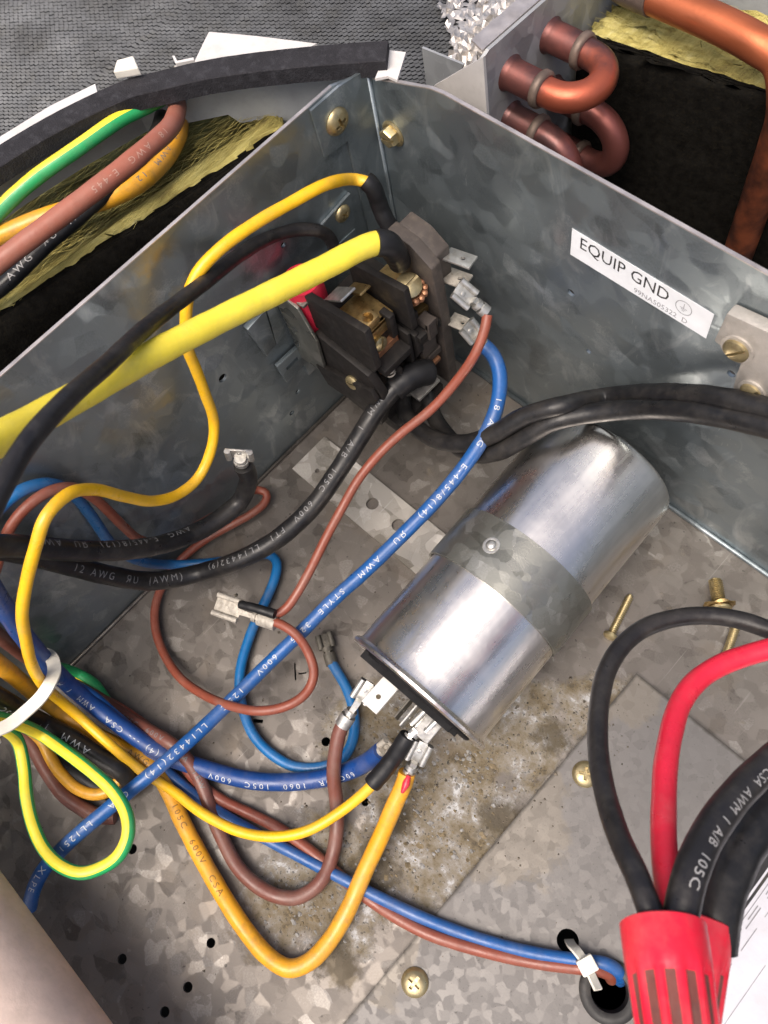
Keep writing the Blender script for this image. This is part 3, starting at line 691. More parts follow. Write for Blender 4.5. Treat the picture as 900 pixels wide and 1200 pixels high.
obj('lip', prism([(-62.8, -36.6, 149.0), (-58.6, -38.5, 149.0), (-53.9, -33.4, 149.0), (-55.2, -32.7, 149.0), (-59.1, -37.3, 149.0), (-61.9, -36.1, 149.0)], (0, 0, 1), 2.0), 'paint_white', ce)
FO = [(-76.9, -128.8, 152.0), (-74.0, -108.0, 152.0), (-69.8, -87.9, 152.0), (-64.8, -71.9, 152.0), (-60.3, -61.0, 152.0), (-58.7, -57.4, 152.0), (-54.4, -52.1, 152.0), (-40.8, -35.1, 152.0), (-18.6, -14.2, 152.0), (5.5, 5.5, 152.0)]
fc = spline(FO, 2.0)
foam = obj('foam_tape', sweep(fc, [(-4.9, -3.4), (4.9, -3.4), (4.9, 2.4), (4.6, 2.7), (-4.6, 2.7), (-4.9, 2.4)], up=(0, 0, 1), scale=[1+random.uniform(-.006, .006) for _ in fc]), 'foam', None, 25)
tag(foam, 'black foam weatherstrip tape lying along the cabinet edge', 'foam strip')
clip = [(-64.4, -59.0, 156.0), (-58.2, -52.4, 156.0), (-64.5, -49.6, 156.0), (-68.0, -54.4, 156.0)]
co_ = obj('cable_clip', bevelled(merge(prism(clip, (0, 0, 1), 3)), 0.5), 'nylon'); tag(co_, 'small cream plastic clip poking up behind the black foam tape', 'clip')

# painted tab and galvanised gusset between box and coil
tb = obj('painted_tab', prism([(8.7, 22.0, 130.5), (33.4, 22.0, 153.1), (34.3, 22.0, 129.2), (28.1, 22.0, 125.6)], (0, 1, 0), 1.2), 'paint_beige'); tag(tb, 'beige painted triangular tab standing behind the box wall', 'bracket')
gu = obj('gusset_plate', prism([(-14.5, 40.0, 124.1), (-14.2, 40.0, 105.8), (5.5, 40.0, 122.7), (7.0, 40.0, 126.3)], (0, 1, 0), 1.0), 'zinc_outer'); tag(gu, 'small galvanised gusset plate between coil fins and beige tab', 'bracket')

# ================================================================== things in the box
# ground lug
lug = thing('ground_lug', (158, -4, 95), 'cast grey metal ground lug with two brass screws on the right wall', 'ground lug')
LG = [(147.0, -5.0, 124.6), (147.6, -5.0, 139.1), (161.7, -5.0, 141.1), (176.2, -5.0, 140.7), (179.7, -5.0, 124.0), (171.7, -5.0, 110.3), (168.1, -5.0, 103.7), (158.5, -5.0, 104.6), (157.3, -5.0, 115.6), (157.0, -5.0, 122.9)]
obj('body', bevelled(prism(LG, (0, 1, 0), 4.6), 0.9, 2), 'lug_alloy', lug, 40)
for q, s_ in (([(154.6, -5.2, 127.7)][0], 0.95), ([(163.8, -5.2, 113.4)][0], 0.8)):
    obj('seat_ring', lathe(Vector(q), (0, -1, 0), [(5.6*s_, -0.2), (5.6*s_, 0.5), (4.4*s_, 0.55)], 24), 'lug_alloy', lug, 40)
    sw = screw(Vector(q)+Vector((0, 0.3, 0)), (0, -1, 0), lug, 'slot', 0.9, sc_=s_*1.15)

# EQUIP GND label
lab = thing('ground_label', (116, -0.3, 117), 'white sticker reading EQUIP GND on the right wall', 'label')
A, B, C_, D = Vector((89.4, -0.12, 130.7)), Vector((142.8, -0.12, 129.3)), Vector((143.0, -0.12, 117.0)), Vector((89.6, -0.12, 118.4))
obj('sticker', prism([A, B, C_, D], (0, -1, 0), 0.12), 'sticker', lab)
lx = (B-A).normalized(); ly = (A-D).normalized(); n_ = Vector((0, -0.16, 0))
flat_text('EQUIP GND', 7.3, A + lx*3.2 - ly*6.6 + n_, lx, ly, 'ink', lab, 0.0, sx=0.90)
flat_text('99NA505322  D', 3.1, A + lx*25.6 - ly*11.3 + n_, lx, ly, 'ink_grey', lab, 0.0, sx=0.98)
gc = A + lx*43.6 - ly*5.0 + n_
V, F = [], []
for i in range(36):
    a = 2*math.pi*i/36
    for r in (3.0, 2.72): V.append(tuple(gc+lx*r*math.cos(a)+ly*r*math.sin(a)))
F = [(2*i, 2*i+1, (2*i+3) % 72, (2*i+2) % 72) for i in range(36)]
bars = [((0, .9), .22, 2.0), ((0, -.25), 2.6, .24), ((0, -.85), 1.7, .24), ((0, -1.45), .8, .24)]
for (cx, cy), w_, h_ in bars:
    b = len(V); V += [tuple(gc+lx*(cx+sx_*w_/2)+ly*(cy+sy_*h_/2)) for sx_, sy_ in ((-1, -1), (1, -1), (1, 1), (-1, 1))]; F.append((b, b+1, b+2, b+3))
obj('earth_symbol', (V, F), 'ink_grey', lab)

# ------------------------------------------------------------------ capacitor
CA, CB = Vector((132.5, -137.7, 30.6)), Vector((128.5, -17.0, 36.0)); cx_ = (CB-CA).normalized(); CL = (CB-CA).length
cap = thing('run_capacitor', (130, -80, 0), 'large silver cylindrical run capacitor lying in the box under a metal strap', 'capacitor')
prof = [(28.2, 0.8), (29.6, 0.2), (31.2, 0.0), (32.0, 0.6), (32.1, 1.6), (31.4, 2.4), (30.3, 3.0), (30.0, 4.2)] + [(30.0, 4.2+(CL-8.5)*k/24) for k in range(1, 25)] + [(29.9, CL-2.4), (29.5, CL-1.1), (28.7, CL-0.3), (27.6, CL), (26.6, CL-0.8), (4, CL-0.9)]
v, f = lathe(CA, cx_, prof, 96, cap=False)
# hand-worn can: gentle dents
vv = []
for p in v:
    q = Vector(p); s = (q-CA).dot(cx_); axp = CA+cx_*s; d = q-axp
    if 6 < s < CL-6 and d.length > 1:
        a = math.atan2(d.z, d.x); d *= 1 + 0.0035*math.sin(3*a+s*0.06)+0.003*math.sin(5*a-s*0.11+1)
    vv.append(tuple(axp+d))
can = obj('can', (vv, f), 'aluminium_can', cap, 40)
obj('terminal_disc', lathe(CA, cx_, [(2, -0.9), (25, -1.0), (25.8, -0.4), (25.8, 1.2), (28.4, 1.4), (28.4, 3), (2, 3)], 48), 'phenolic', cap, 40)
sx3, up3, _ = frame(cx_); sx3 = sx3 if sx3.x > 0 else -sx3
# raised rim of the disc carrying the tabs
obj('disc_rim', box(CA+up3*14.5-sx3*1-cx_*1.6, (43, 3.4, 1.6), (sx3, cx_, up3), 0.3), 'phenolic', cap)
obj('disc_rim', box(CA+up3*6-sx3*1-cx_*1.4, (46, 3.0, 1.4), (sx3, cx_, up3), 0.3), 'phenolic', cap)
def blade(k, h, L, tilt, mat, edge=False, w=6.4):
    """one quick-connect tab; edge=True stands it upright"""
    b0 = CA+sx3*k+up3*h-cx_*1.5
    d = (-cx_+up3*tilt).normalized(); n2 = sx3.cross(d); a1, a2 = (n2, sx3) if edge else (sx3, n2)
    o = obj('terminal_tab', bevelled(box(b0+d*L/2, (w, L, 0.85), (a1, d, a2)), 0.2, 1), mat, cap)
    carve(o, [hole(b0+d*L*0.62, a2, 1.0, 6, 12)])
    return b0, d
blade(-8, 10, 14.0, 0.12, 'tinned_bright', w=7.6)
blade(1.5, 8, 10.5, 0.05, 'dark_terminal', True, 7.0); blade(5.0, 8, 11.5, 0.05, 'tinned', True, 7.0)
blade(13, 8, 10.0, 0.1, 'tinned', False, 7.0)
# retaining strap
strap = thing('capacitor_strap', (131, -80, 0), 'dull grey metal band strapped across the middle of the capacitor', 'strap')
V, F = [], []; K = 56
for i in range(K+1):
    a = math.radians(-62+304*i/K)
    for s, rr in ((45, 30.25), (68, 30.25), (68, 31.1), (45, 31.1)):
        V.append(tuple(CA+cx_*s+(sx3*math.cos(a)+up3*math.sin(a))*rr))
for i in range(K):
    for j in range(4): F.append((i*4+j, i*4+(j+1) % 4, i*4+4+(j+1) % 4, i*4+4+j))
F += [(3, 2, 1, 0), (K*4, K*4+1, K*4+2, K*4+3)]
obj('band', fixn(V, F), 'zinc_strap', strap, 40)
fa = CA+cx_*56.5+sx3*16; obj('foot', merge(ext(143.5, 157, -93, -70, 0.2, 1.4), prism([(143.5, -93, 1.2), (144.5, -93, 1.2), (146, -93, 6), (145, -93, 6)], (0, 1, 0), 23)), 'zinc_strap', strap)
ra = math.radians(104); rp = CA+cx_*57.5+(sx3*math.cos(ra)+up3*math.sin(ra))*31.0; rn = (sx3*math.cos(ra)+up3*math.sin(ra))
obj('rivet', lathe(rp, rn, [(3.4, -0.3), (3.3, 0.15), (2.6, 0.25), (2.1, 0.1), (1.9, 0.9), (1.2, 1.4), (0.3, 1.5)], 20), 'tinned', strap, 60)

# ------------------------------------------------------------------ contactor on the left wall
con = thing('contactor', (25, -42, 30), 'black two pole contactor with brass terminals mounted in the box corner', 'contactor')
def bpart(name, vf, mat='bakelite', bev=0.5): return obj(name, bevelled(vf, bev) if bev else vf, mat, con, 40)
bpart('mounting_plate', merge(ext(0.2, 1.8, -66, -22, 38, 92)), 'zinc_wall', 0.3)
# steel frame round the coil
bpart('coil_frame', prism([(2, -66.5, 54), (19, -66.5, 56), (21, -66.5, 82), (16, -66.5, 99), (2, -66.5, 101)], (0, 1, 0), 1.4), 'zinc_strap', 0.3)
bpart('coil_frame', ext(2, 18, -65, -60, 99, 100.4), 'zinc_strap', 0.3)
c_ = []
for k in range(15):
    z = 66+k*2.1; c_ += [(8+7*math.cos(a), -57+6.6*math.sin(a), z+1.05*a/math.pi) for a in [2*math.pi*j/14 for j in range(14)]]
obj('coil_winding', merge(lathe((11, -58.0, 64), (0, 0, 1), [(7.6, 0), (7.8, 2), (7.8, 38), (7.4, 40)], 24), tube([Vector(p)+Vector((3, -1.0, 0)) for p in c_], 1.15, 8, 1.5)), 'red_coil', con, 60)
sl2 = bpart('slotted_tab', prism([(1.0, -78.6, 61.8), (1.0, -66.0, 61.5), (1.0, -64.0, 48.7), (1.0, -77.6, 47.7)], (1, 0, 0), 2.0), 'zinc_wall', 0.3)
carve(sl2, [sweep([Vector(p) for p in [(2.0, -75.1, 55.8), (2.0, -68.3, 56.1)]], circ(1.6, 10))])
bpart('bent_lip', prism([(0.3, -83.2, 93.5), (0.3, -73.0, 94.9), (0.3, -75.0, 73.8), (0.3, -80.6, 71.8)], (1, 0, 0), 3.0), 'zinc_wall', 0.5)
bpart('bent_lip', prism([(0.3, -71.5, 93.9), (0.3, -67.7, 93.0), (0.3, -67.9, 72.9), (0.3, -73.9, 71.3)], (1, 0, 0), 1.2), 'zinc_wall', 0.3)
# moulded body
bpart('body', merge(ext(14, 36, -59, -27, 36, 90)))
bpart('body_step', ext(20, 44, -58.5, -28, 34, 56))
bpart('body_step', ext(16, 41, -58.5, -43, 88, 92))
# barriers (plates standing between the poles)
bpart('barrier', prism([(17, -62.5, 84), (17, -62.5, 103.5), (50, -62.5, 109), (51, -62.5, 86), (49, -62.5, 82)], (0, 1, 0), 3.2), 'bakelite', 0.6)
bpart('barrier', prism([(14, -64.5, 50), (12, -64.5, 74), (18, -64.5, 83), (47, -64.5, 80), (51, -62, 60), (46, -64.5, 40), (24, -64.5, 42)], (0, 1, 0), 4.0), 'bakelite', 0.7)
bpart('rib', prism([(14, -67, 60), (48, -66, 72), (50, -66, 66), (44, -67, 52), (18, -67, 48)], (0, 1, 0), 2.4), 'bakelite', 0.6)
bpart('barrier', prism([(20, -42, 86), (20, -42, 105), (50, -42, 110.5), (51, -42, 88)], (0, 1, 0), 3.0), 'bakelite', 0.6)
bpart('barrier', prism([(30, -41, 56), (30, -41, 84), (50, -41, 82), (51.5, -41, 72), (46, -41, 60)], (0, 1, 0), 2.6), 'bakelite', 0.6)
bpart('barrier', prism([(29, -27.5, 92), (29, -27.5, 115), (40, -27.5, 114), (50, -27.5, 108), (51.5, -27.5, 80), (52, -27.5, 32), (36, -27.5, 32), (30, -27.5, 60)], (0, 1, 0), 5.0), 'bakelite_brown', 0.7)
bpart('barrier_cap', prism([(30, -22.6, 88), (30, -22.6, 114.5), (40, -22.6, 113.5), (48, -22.6, 108.5), (48, -22.6, 90)], (0, 1, 0), 7.0), 'bakelite_brown', 0.8)
bpart('pole_block', ext(30, 46, -38.8, -28, 58, 82), 'bakelite', 0.6); bpart('pole_block', ext(30, 47.5, -38.8, -35, 60, 90), 'bakelite', 0.5)
bpart('cross_bar', ext(38, 52, -40, -28, 77, 81), 'bakelite', 0.6)
bpart('cross_bar', ext(40, 51, -59, -44, 76, 80), 'bakelite', 0.6)
bpart('cross_bar', ext(38, 50, -59, -28, 57, 61), 'bakelite_brown', 0.6)
bpart('contact_carrier', merge(ext(42, 50, -38, -30, 62, 72)), 'bakelite_brown', 0.6)
for y0 in (-53, -36):
    sp = []
    for k in range(60):
        a = k*0.62; sp.append((46+2.0*math.cos(a), y0+2.0*math.sin(a), 63+k*0.24))
    obj('spring', tube(sp, 0.45, 6, 0.6), 'tarnished_tin', con, 60)
    obj('contact_bar', bevelled(ext(40, 47, y0-5, y0+4, 73.5, 75.2), 0.3, 1), 'old_copper_contact', con)
bpart('contact_arm', merge(ext(38, 45, -57, -45, 82, 83.4), ext(43.6, 45, -57, -45, 70, 83.4)), 'old_copper_contact', 0.3)
bpart('contact_arm', merge(ext(40, 46, -38.5, -28.5, 84, 85.4), ext(44.6, 46, -38.5, -28.5, 74, 85.4)), 'brass', 0.3)
bpart('divider', ext(37, 49.5, -43.8, -42.2, 62, 86), 'bakelite', 0.4); bpart('divider', ext(40, 50.5, -51.5, -50, 58, 72), 'bakelite', 0.4)
bpart('latch', merge(ext(47, 53, -36, -31, 82, 86), ext(51, 53, -36, -31, 76, 86)), 'bakelite_brown', 0.5)
# line terminals: brass saddles
def lterm(y0, y1):
    bpart('terminal_saddle', merge(ext(26, 43, y0, y1, 93, 95), ext(41, 43, y0+3, y1-4, 88, 95)), 'brass', 0.4)
lterm(-58.4, -43); lterm(-38.5, -28.5)
bpart('body_rib', ext(37, 42.5, -58.4, -44, 80, 92.5), 'bakelite', 0.5); bpart('body_rib', ext(40, 45.5, -47.5, -44.5, 84, 97), 'bakelite', 0.5)
t2 = bpart('terminal_block', ext(36.5, 43, -56.5, -49.5, 95.2, 99.5), 'brass', 0.8)
carve(t2, [hole((40, -53, 99), (0.5, 0, 1), 2.1, 16)])
bpart('spade_tab', merge(box((27, -53.5, 103), (14, 7.6, 1.0), ((0.8, 0, 0.6), (0, 1, 0), (-0.6, 0, 0.8)))), 'tinned', 0.3)
bpart('spade_tab', merge(box((29, -46.5, 100.5), (11, 5.5, 1.0), ((0.85, 0, 0.5), (0, 1, 0), (-0.5, 0, 0.85)))), 'brass', 0.3)
V, F = [], []
screw((42.5, -33.4, 98.5), (0.35, -0.1, 1), con, 'slot', 0.3, sc_=1.35, name='terminal_screw')
tw = []
for i in range(14):
    a = 2*math.pi*i/14; tw.append(lathe((42.5+6.2*math.cos(a), -33.4+5.6*math.sin(a), 96.3), (0.3, 0, 1), [(1.3, 0), (1.1, 1.6), (0.3, 2.1)], 8))
obj('star_washer', merge(lathe((42.5, -33.4, 95.4), (0.15, 0, 1), [(6.2, 0), (6.2, 1.6)], 24), *tw), 'old_copper_contact', con, 40)
screw((43.4, -53, 86), (1, 0, 0.2), con, 'slot', 1.1, sc_=0.8, name='terminal_screw')
screw((36, -64.8, 66), (0.1, -1, 0.3), con, 'slot', 0.2, sc_=0.85, name='terminal_screw')
# load terminals below
bpart('load_terminal', merge(ext(44, 53, -47, -34, 44, 45.6), ext(43.5, 45, -47, -34, 38, 46)), 'tinned', 0.3)
bpart('load_terminal', merge(ext(49, 51, -50, -30, 54, 56.2)), 'old_copper_contact', 0.3)
# quick-connect tabs on the far side
TT = [(44.2, -15.2, 99.0), (50.8, -13.2, 96.0), (61.4, -20.3, 92.0), (66.2, -27.8, 84.0)]
def tabp(p, d, n, w, L, mat='tinned'):
    d = Vector(d).normalized(); n = Vector(n).normalized(); s = d.cross(n); p = Vector(p)
    o = bpart('spade_tab', box(p+d*L/2, (w, L, 0.9), (s, d, n)), mat, 0.2)
    carve(o, [hole(p+d*L*0.62, n, 0.9, 6, 12)]); return o
tabp((47, -16.5, 104), (1, 0.25, 0.0), (-0.3, 0.1, 1), 7, 11); tabp((47.5, -18, 94), (1, 0.25, 0.0), (-0.3, 0.1, 1), 8, 9, 'tarnished_tin')
tabp((50, -21, 72), (1, 0.2, 0.0), (-0.3, 0.1, 1), 7, 9, 'tarnished_tin')
bpart('foot', ext(30, 50, -58, -30, 26, 34), 'bakelite', 0.6)

# ------------------------------------------------------------------ wires: contactor side
# thick yellow wire to the upper terminal screw
t, c, ins = wire('yellow_wire', [(38.0, -37.5, 124.0), (36.9, -44.2, 127.0), (35.3, -59.4, 131.0), (34.1, -78.2, 137.0), (34.0, -104.0, 147.0), (36.9, -128.0, 159.0), (43.0, -149.5, 173.0), (51.2, -169.5, 189.0), (57.7, -182.0, 201.0)], 4.1, 'pvc_lemon',
     'thickest yellow wire crossing the upper left to the contactor screw')
sleeve([(37.9, -40.1, 125.5), (39.5, -37.3, 124.0), (39.5, -34.7, 118.0), (38.2, -32.6, 112.0), (37.3, -31.0, 106.0)], 4.7, 4.2, t)
# thin yellow wire: contactor to capacitor
YW = [(17.3, -22.4, 126.0), (13.2, -24.6, 127.0), (16.0, -39.9, 138.8), (14.0, -53.6, 141.1), (13.0, -67.4, 144.0), (12.0, -81.7, 144.6), (11.0, -92.7, 142.1), (11.0, -99.0, 137.8), (11.0, -104.5, 129.9), (12.0, -109.2, 121.3), (12.0, -110.6, 108.6), (13.0, -113.0, 96.4), (14.0, -116.9, 80.4), (16.0, -124.0, 72.0), (18.0, -135.5, 66.1), (20.0, -145.3, 70.2), (22.0, -154.1, 82.0), (24.0, -160.3, 99.6), (26.0, -165.0, 117.0), (29.0, -171.4, 127.6), (32.0, -180.2, 131.0), (33.0, -189.3, 125.3), (33.0, -199.8, 115.7), (33.0, -210.1, 103.4), (33.0, -217.5, 91.3), (32.0, -224.6, 76.3), (31.0, -231.2, 57.5), (30.0, -235.0, 39.1), (36.1, -236.1, 28.0), (51.4, -235.6, 22.0), (63.3, -235.6, 13.0), (74.1, -233.4, 10.0), (82.0, -231.5, 10.0), (96.2, -228.7, 12.0), (113.3, -222.2, 14.0), (125.3, -213.9, 16.0), (133.9, -202.9, 18.0), (138.8, -188.5, 20.0), (141.2, -178.2, 24.0), (142.3, -171.7, 27.0)]
t, c, ins = wire('yellow_wire', YW, 2.08, 'pvc_yellow', 'thin yellow wire winding down from the contactor to the capacitor terminals')
sleeve([(16.3, -22.9, 127.0), (18.6, -22.2, 125.0), (19.2, -21.7, 120.0), (20.4, -21.9, 115.0), (22.9, -22.5, 111.0), (25.3, -22.2, 107.0)], 3.3, 3.3, t)
sleeve([(141.9, -173.2, 26.5), (142.3, -166.5, 29.0), (142.3, -160.3, 32.0), (142.2, -154.8, 36.0), (141.9, -151.3, 38.0)], 3.5, 3.3, t)
crimp([(142.5, -153.9, 37.0)][0], cx_*0.9+up3*0.1+sx3*0.1, up3, t, 8, 7.4, 3, 3, 2.4, 'tinned')
# charcoal coil wire crossing over the thick yellow one
t, c, ins = wire('coil_wire', [(6.8, -37.3, 98.0), (6.0, -37.7, 104.0), (4.7, -41.1, 110.0), (1.6, -46.7, 114.0), (0.1, -56.7, 119.0), (4.5, -74.3, 128.0), (13.5, -92.9, 140.0), (23.0, -109.9, 152.0), (33.2, -123.8, 164.0), (44.8, -138.0, 177.0), (56.7, -153.1, 190.0), (65.8, -165.9, 198.0), (72.8, -176.0, 201.0), (79.7, -186.9, 202.0)], 2.5, 'pvc_charcoal',
     'dark grey wire arching from behind the contactor over the thick yellow wire')
# black wire from the lower contactor terminal
t, c, ins = wire('black_wire', [(53.5, -42.7, 62.0), (51.0, -49.0, 63.0), (49.1, -55.3, 62.0), (47.9, -66.3, 57.0), (48.5, -78.5, 51.0), (49.1, -93.8, 44.0), (48.4, -110.6, 37.0), (44.1, -129.3, 30.0), (35.8, -146.7, 25.0), (22.2, -163.5, 18.0), (15.0, -177.6, 27.8), (13.0, -186.8, 50.7), (11.0, -192.8, 73.9), (10.0, -196.9, 91.1), (10.0, -201.1, 106.7), (10.0, -206.5, 118.7)], 4.1, 'pvc_black',
     'heavy black wire curving from the lower contactor terminal along the floor',
     prints=[('AWM  I  A/B  105C  600V  FT1  LL14432(9)', 3.6, 16, 'print_dim', False, -0.25), ('12 AWG  \u042fU  (AWM)', 4.2, 46, 'print_dim', True, 0.1)])
sleeve([(54.2, -40.0, 60.0), (53.0, -43.1, 62.0), (51.6, -46.5, 63.0), (50.2, -51.2, 63.0), (49.1, -55.8, 62.0)], 5.4, 5.6, t)
# black wire ending in a bare push-on terminal
t, c, ins = wire('black_wire', [(26.0, -119.4, 62.5), (26.0, -120.2, 53.5), (25.0, -123.9, 44.8), (24.0, -129.0, 39.9), (23.0, -140.1, 40.0), (22.0, -151.9, 44.5), (22.0, -164.0, 56.1), (22.0, -175.1, 72.3), (21.0, -184.4, 89.9), (21.0, -192.5, 110.1), (21.0, -197.8, 121.7), (21.0, -204.2, 131.2)], 3.9, 'pvc_black',
     'black wire ending in a loose silver terminal in front of the left wall',
     prints=[('AWG  E-445/8(12)  \u042fU  AWM', 3.8, 52, 'print_dim', False, -0.55)])
tp = [(26.0, -119.5, 64.3), (30.0, -117.5, 87.2)]
crimp(tp[0], Vector(tp[1])-Vector(tp[0]), VIEW, t, 7, 10.5, 1.5, 2.5, 2.8, 'tinned')
# brown wire: contactor tab > double crimp > loop > left edge
BW = [(69.5, -20.5, 90.0), (71.5, -24.4, 87.0), (72.6, -32.0, 80.0), (70.9, -41.1, 71.0), (67.4, -53.3, 62.0), (62.2, -66.5, 55.0), (59.5, -77.4, 50.0), (58.4, -90.2, 45.0), (59.6, -102.9, 40.0), (62.3, -115.9, 36.0), (65.2, -128.7, 32.0), (67.4, -140.7, 28.0), (67.0, -148.5, 26.0), (65.6, -153.7, 26.0)]
BX = [(64.4, -156.6, 26.0), (71.3, -153.8, 27.0), (79.0, -152.7, 27.0), (87.8, -154.4, 27.0), (95.2, -158.5, 26.0), (98.0, -164.0, 25.0), (98.0, -170.3, 25.0), (94.7, -177.8, 25.0), (87.9, -185.1, 24.0), (77.0, -191.3, 20.0), (63.0, -196.6, 13.0), (47.5, -199.6, 8.0), (32.0, -198.0, 5.0), (19.2, -193.0, 4.0), (10.5, -185.2, 4.0), (5.8, -175.3, 4.0), (4.3, -163.3, 5.0), (5.8, -149.9, 5.0), (9.8, -137.0, 5.0), (13.3, -126.2, 5.0), (13.9, -117.8, 5.0), (11.8, -114.4, 6.0), (7.3, -116.5, 7.0), (8.0, -124.0, 13.3), (8.0, -134.7, 16.4), (8.0, -145.1, 21.6), (8.0, -154.6, 26.6), (8.0, -164.2, 34.4), (7.0, -168.8, 45.0), (7.0, -169.1, 60.9), (7.0, -168.4, 77.0), (7.0, -168.5, 90.7), (8.0, -171.2, 103.5), (8.0, -177.1, 109.2), (8.0, -185.4, 110.8), (8.0, -193.7, 108.8), (8.0, -203.3, 101.8), (8.0, -215.3, 91.9)]
t, c, ins = wire('brown_wire', BW, 1.95, 'pvc_brown', 'brown wire looping on the floor through a flat double crimp terminal')
c2 = spline(BX); obj('insulation', sweep(c2, circ(1.95, 16)), 'pvc_brown', t, 60)
q = [(68.8, -155.2, 26.0), (37.5, -168.4, 25.0)]
dd = Vector(q[1])-Vector(q[0])
crimp(q[0], dd, VIEW, t, 12, 9.6, 9, 8, 2.9, 'tarnished_tin')
sleeve([(67.2, -152.7, 30.0), (59.4, -156.2, 30.0), (52.4, -159.6, 29.0)], 2.1, 1.8, t)
q2 = [(68.5, -19.8, 90.0), (60.6, -22.3, 97.0)]
crimp(q2[0], Vector(q2[1])-Vector(q2[0]), VIEW, t, 8, 8.5, 4, 3, 2.5, 'tinned')
# long blue wire
LB = [(67.4, -21.6, 70.0), (71.9, -21.8, 69.0), (77.5, -24.3, 67.0), (82.3, -28.9, 65.0), (87.3, -37.4, 62.0), (89.9, -48.3, 57.0), (90.0, -61.7, 50.0), (89.0, -77.0, 44.0), (86.2, -95.6, 37.0), (82.8, -113.6, 31.0), (79.3, -132.1, 25.0), (77.2, -151.9, 20.0), (75.4, -171.3, 17.0), (74.6, -190.4, 17.0), (74.4, -208.6, 19.0), (74.1, -225.6, 22.0), (71.9, -242.1, 22.0), (69.3, -258.7, 21.0), (67.2, -273.9, 19.0), (66.7, -285.0, 17.0), (67.5, -293.7, 13.0), (70.1, -301.7, 8.0)]
t, c, ins = wire('blue_wire', LB, 2.95, 'pvc_blue', 'longest blue wire running diagonally from the contactor to the lower left corner',
     prints=[('18 AWG   E-445/8(14)   \u042fU   AWM   STYLE  3295   600V   125C   LL14432(14)   CSA   LL1251   XLPE   125C', 3.3, 24, 'print_white', False, 0.0, 1.22)])
q = [(68.5, -21.8, 70.0), (64.1, -22.5, 75.0)]
crimp(q[0], Vector(q[1])-Vector(q[0]), VIEW, t, 7, 8, 2, 3, 2.6, 'tinned')
# thin blue wire with a dull terminal
B2 = [(89.1, -150.0, 4.0), (95.4, -151.7, 4.0), (103.3, -153.9, 4.0), (110.2, -157.2, 4.0), (116.5, -162.7, 4.0), (121.3, -169.1, 4.0), (122.1, -176.0, 4.0), (117.7, -184.2, 4.0), (109.6, -191.2, 4.0), (99.0, -194.6, 4.0), (88.1, -194.3, 4.0), (77.5, -191.1, 4.0), (68.9, -185.8, 4.0), (62.1, -178.0, 4.0), (56.0, -168.3, 4.0), (51.0, -157.3, 4.0), (47.3, -147.4, 4.0), (43.8, -139.8, 4.0), (39.7, -134.8, 4.0), (34.2, -134.5, 4.0), (29.0, -139.6, 4.0), (21.9, -148.4, 4.0), (11.0, -160.4, 4.0), (4.0, -168.7, 7.7), (4.0, -175.0, 25.0), (4.0, -178.0, 41.3), (4.0, -177.3, 56.0), (4.0, -174.4, 74.1), (4.0, -172.5, 91.1), (4.0, -173.1, 101.9), (4.0, -176.1, 109.0), (4.0, -181.9, 113.9), (4.0, -191.1, 114.4), (4.0, -203.0, 110.9)]
t, c, ins = wire('blue_wire', B2, 2.2, 'pvc_blue_bright', 'thin blue wire with a tarnished terminal looping beside the brown loop')
q = [(91.7, -151.1, 4.0), (78.6, -143.6, 5.0)]; crimp(q[0], Vector(q[1])-Vector(q[0]), (0, 0, 1), t, 6.5, 7.0, 2.5, 5, 2.5, 'dark_terminal')
# two heavy black wires sweeping along the right wall
t, c, ins = wire('black_wire', [(41.1, -47.0, 38.0), (47.7, -51.2, 36.0), (57.2, -54.6, 38.0), (69.3, -55.4, 42.0), (83.3, -51.9, 50.0), (92.9, -44.5, 60.0), (100.4, -35.8, 69.0), (110.7, -26.5, 76.0), (118.2, -10.0, 68.2), (138.1, -9.0, 89.6), (158.5, -9.0, 107.8), (172.5, -9.0, 116.1), (185.5, -9.0, 122.6)], 3.7, 'pvc_black',
     'upper of two heavy black wires sweeping under the ground lug')
t, c, ins = wire('black_wire', [(48.0, -38.5, 34.0), (55.2, -43.3, 32.0), (66.3, -47.7, 34.0), (83.3, -51.0, 41.0), (95.4, -47.7, 51.0), (103.1, -40.3, 61.0), (110.7, -31.0, 70.0), (120.5, -21.4, 74.0), (134.8, -15.0, 83.5), (151.6, -14.0, 98.9), (164.4, -13.0, 107.9), (176.9, -13.0, 115.2), (188.9, -13.0, 120.4)], 3.7, 'pvc_black',
     'lower of two heavy black wires sweeping over the capacitor end')

# ------------------------------------------------------------------ wires: capacitor terminals
q = [(119.0, -165.5, 29.0), (123.9, -147.6, 42.0)]
t, c, ins = wire('brown_wire', [(118.5, -165.1, 27.0), (118.8, -167.6, 26.0), (122.1, -174.4, 22.0), (127.0, -182.0, 16.0), (133.3, -188.6, 10.0), (139.7, -195.4, 7.0), (145.5, -204.7, 5.0), (148.3, -214.2, 5.0), (145.9, -223.6, 5.0), (139.6, -229.2, 5.0), (130.8, -232.6, 5.0), (120.1, -233.1, 5.0), (109.0, -230.6, 5.0), (98.5, -227.4, 5.0), (88.5, -223.3, 6.0), (79.4, -220.2, 9.0), (69.5, -219.3, 13.0), (57.8, -222.0, 12.0), (46.1, -225.6, 10.0), (33.5, -228.8, 8.0), (20.8, -231.7, 7.0), (7.3, -236.3, 7.0), (7.0, -234.1, 34.6), (7.0, -229.6, 65.2), (7.0, -227.2, 79.3)], 2.8, 'pvc_brown_dark',
     'thick brown wire hanging in a U below the bright capacitor terminal',
     prints=[('105C  600V  CSA  TEW', 3.0, 110, 'print_dim', True, 0.2)])
crimp(q[0], Vector((118.3, -146.7, 39.0))-Vector(q[0]), VIEW, t, 8.5, 7.4, 7.5, 5, 2.9, 'tinned')
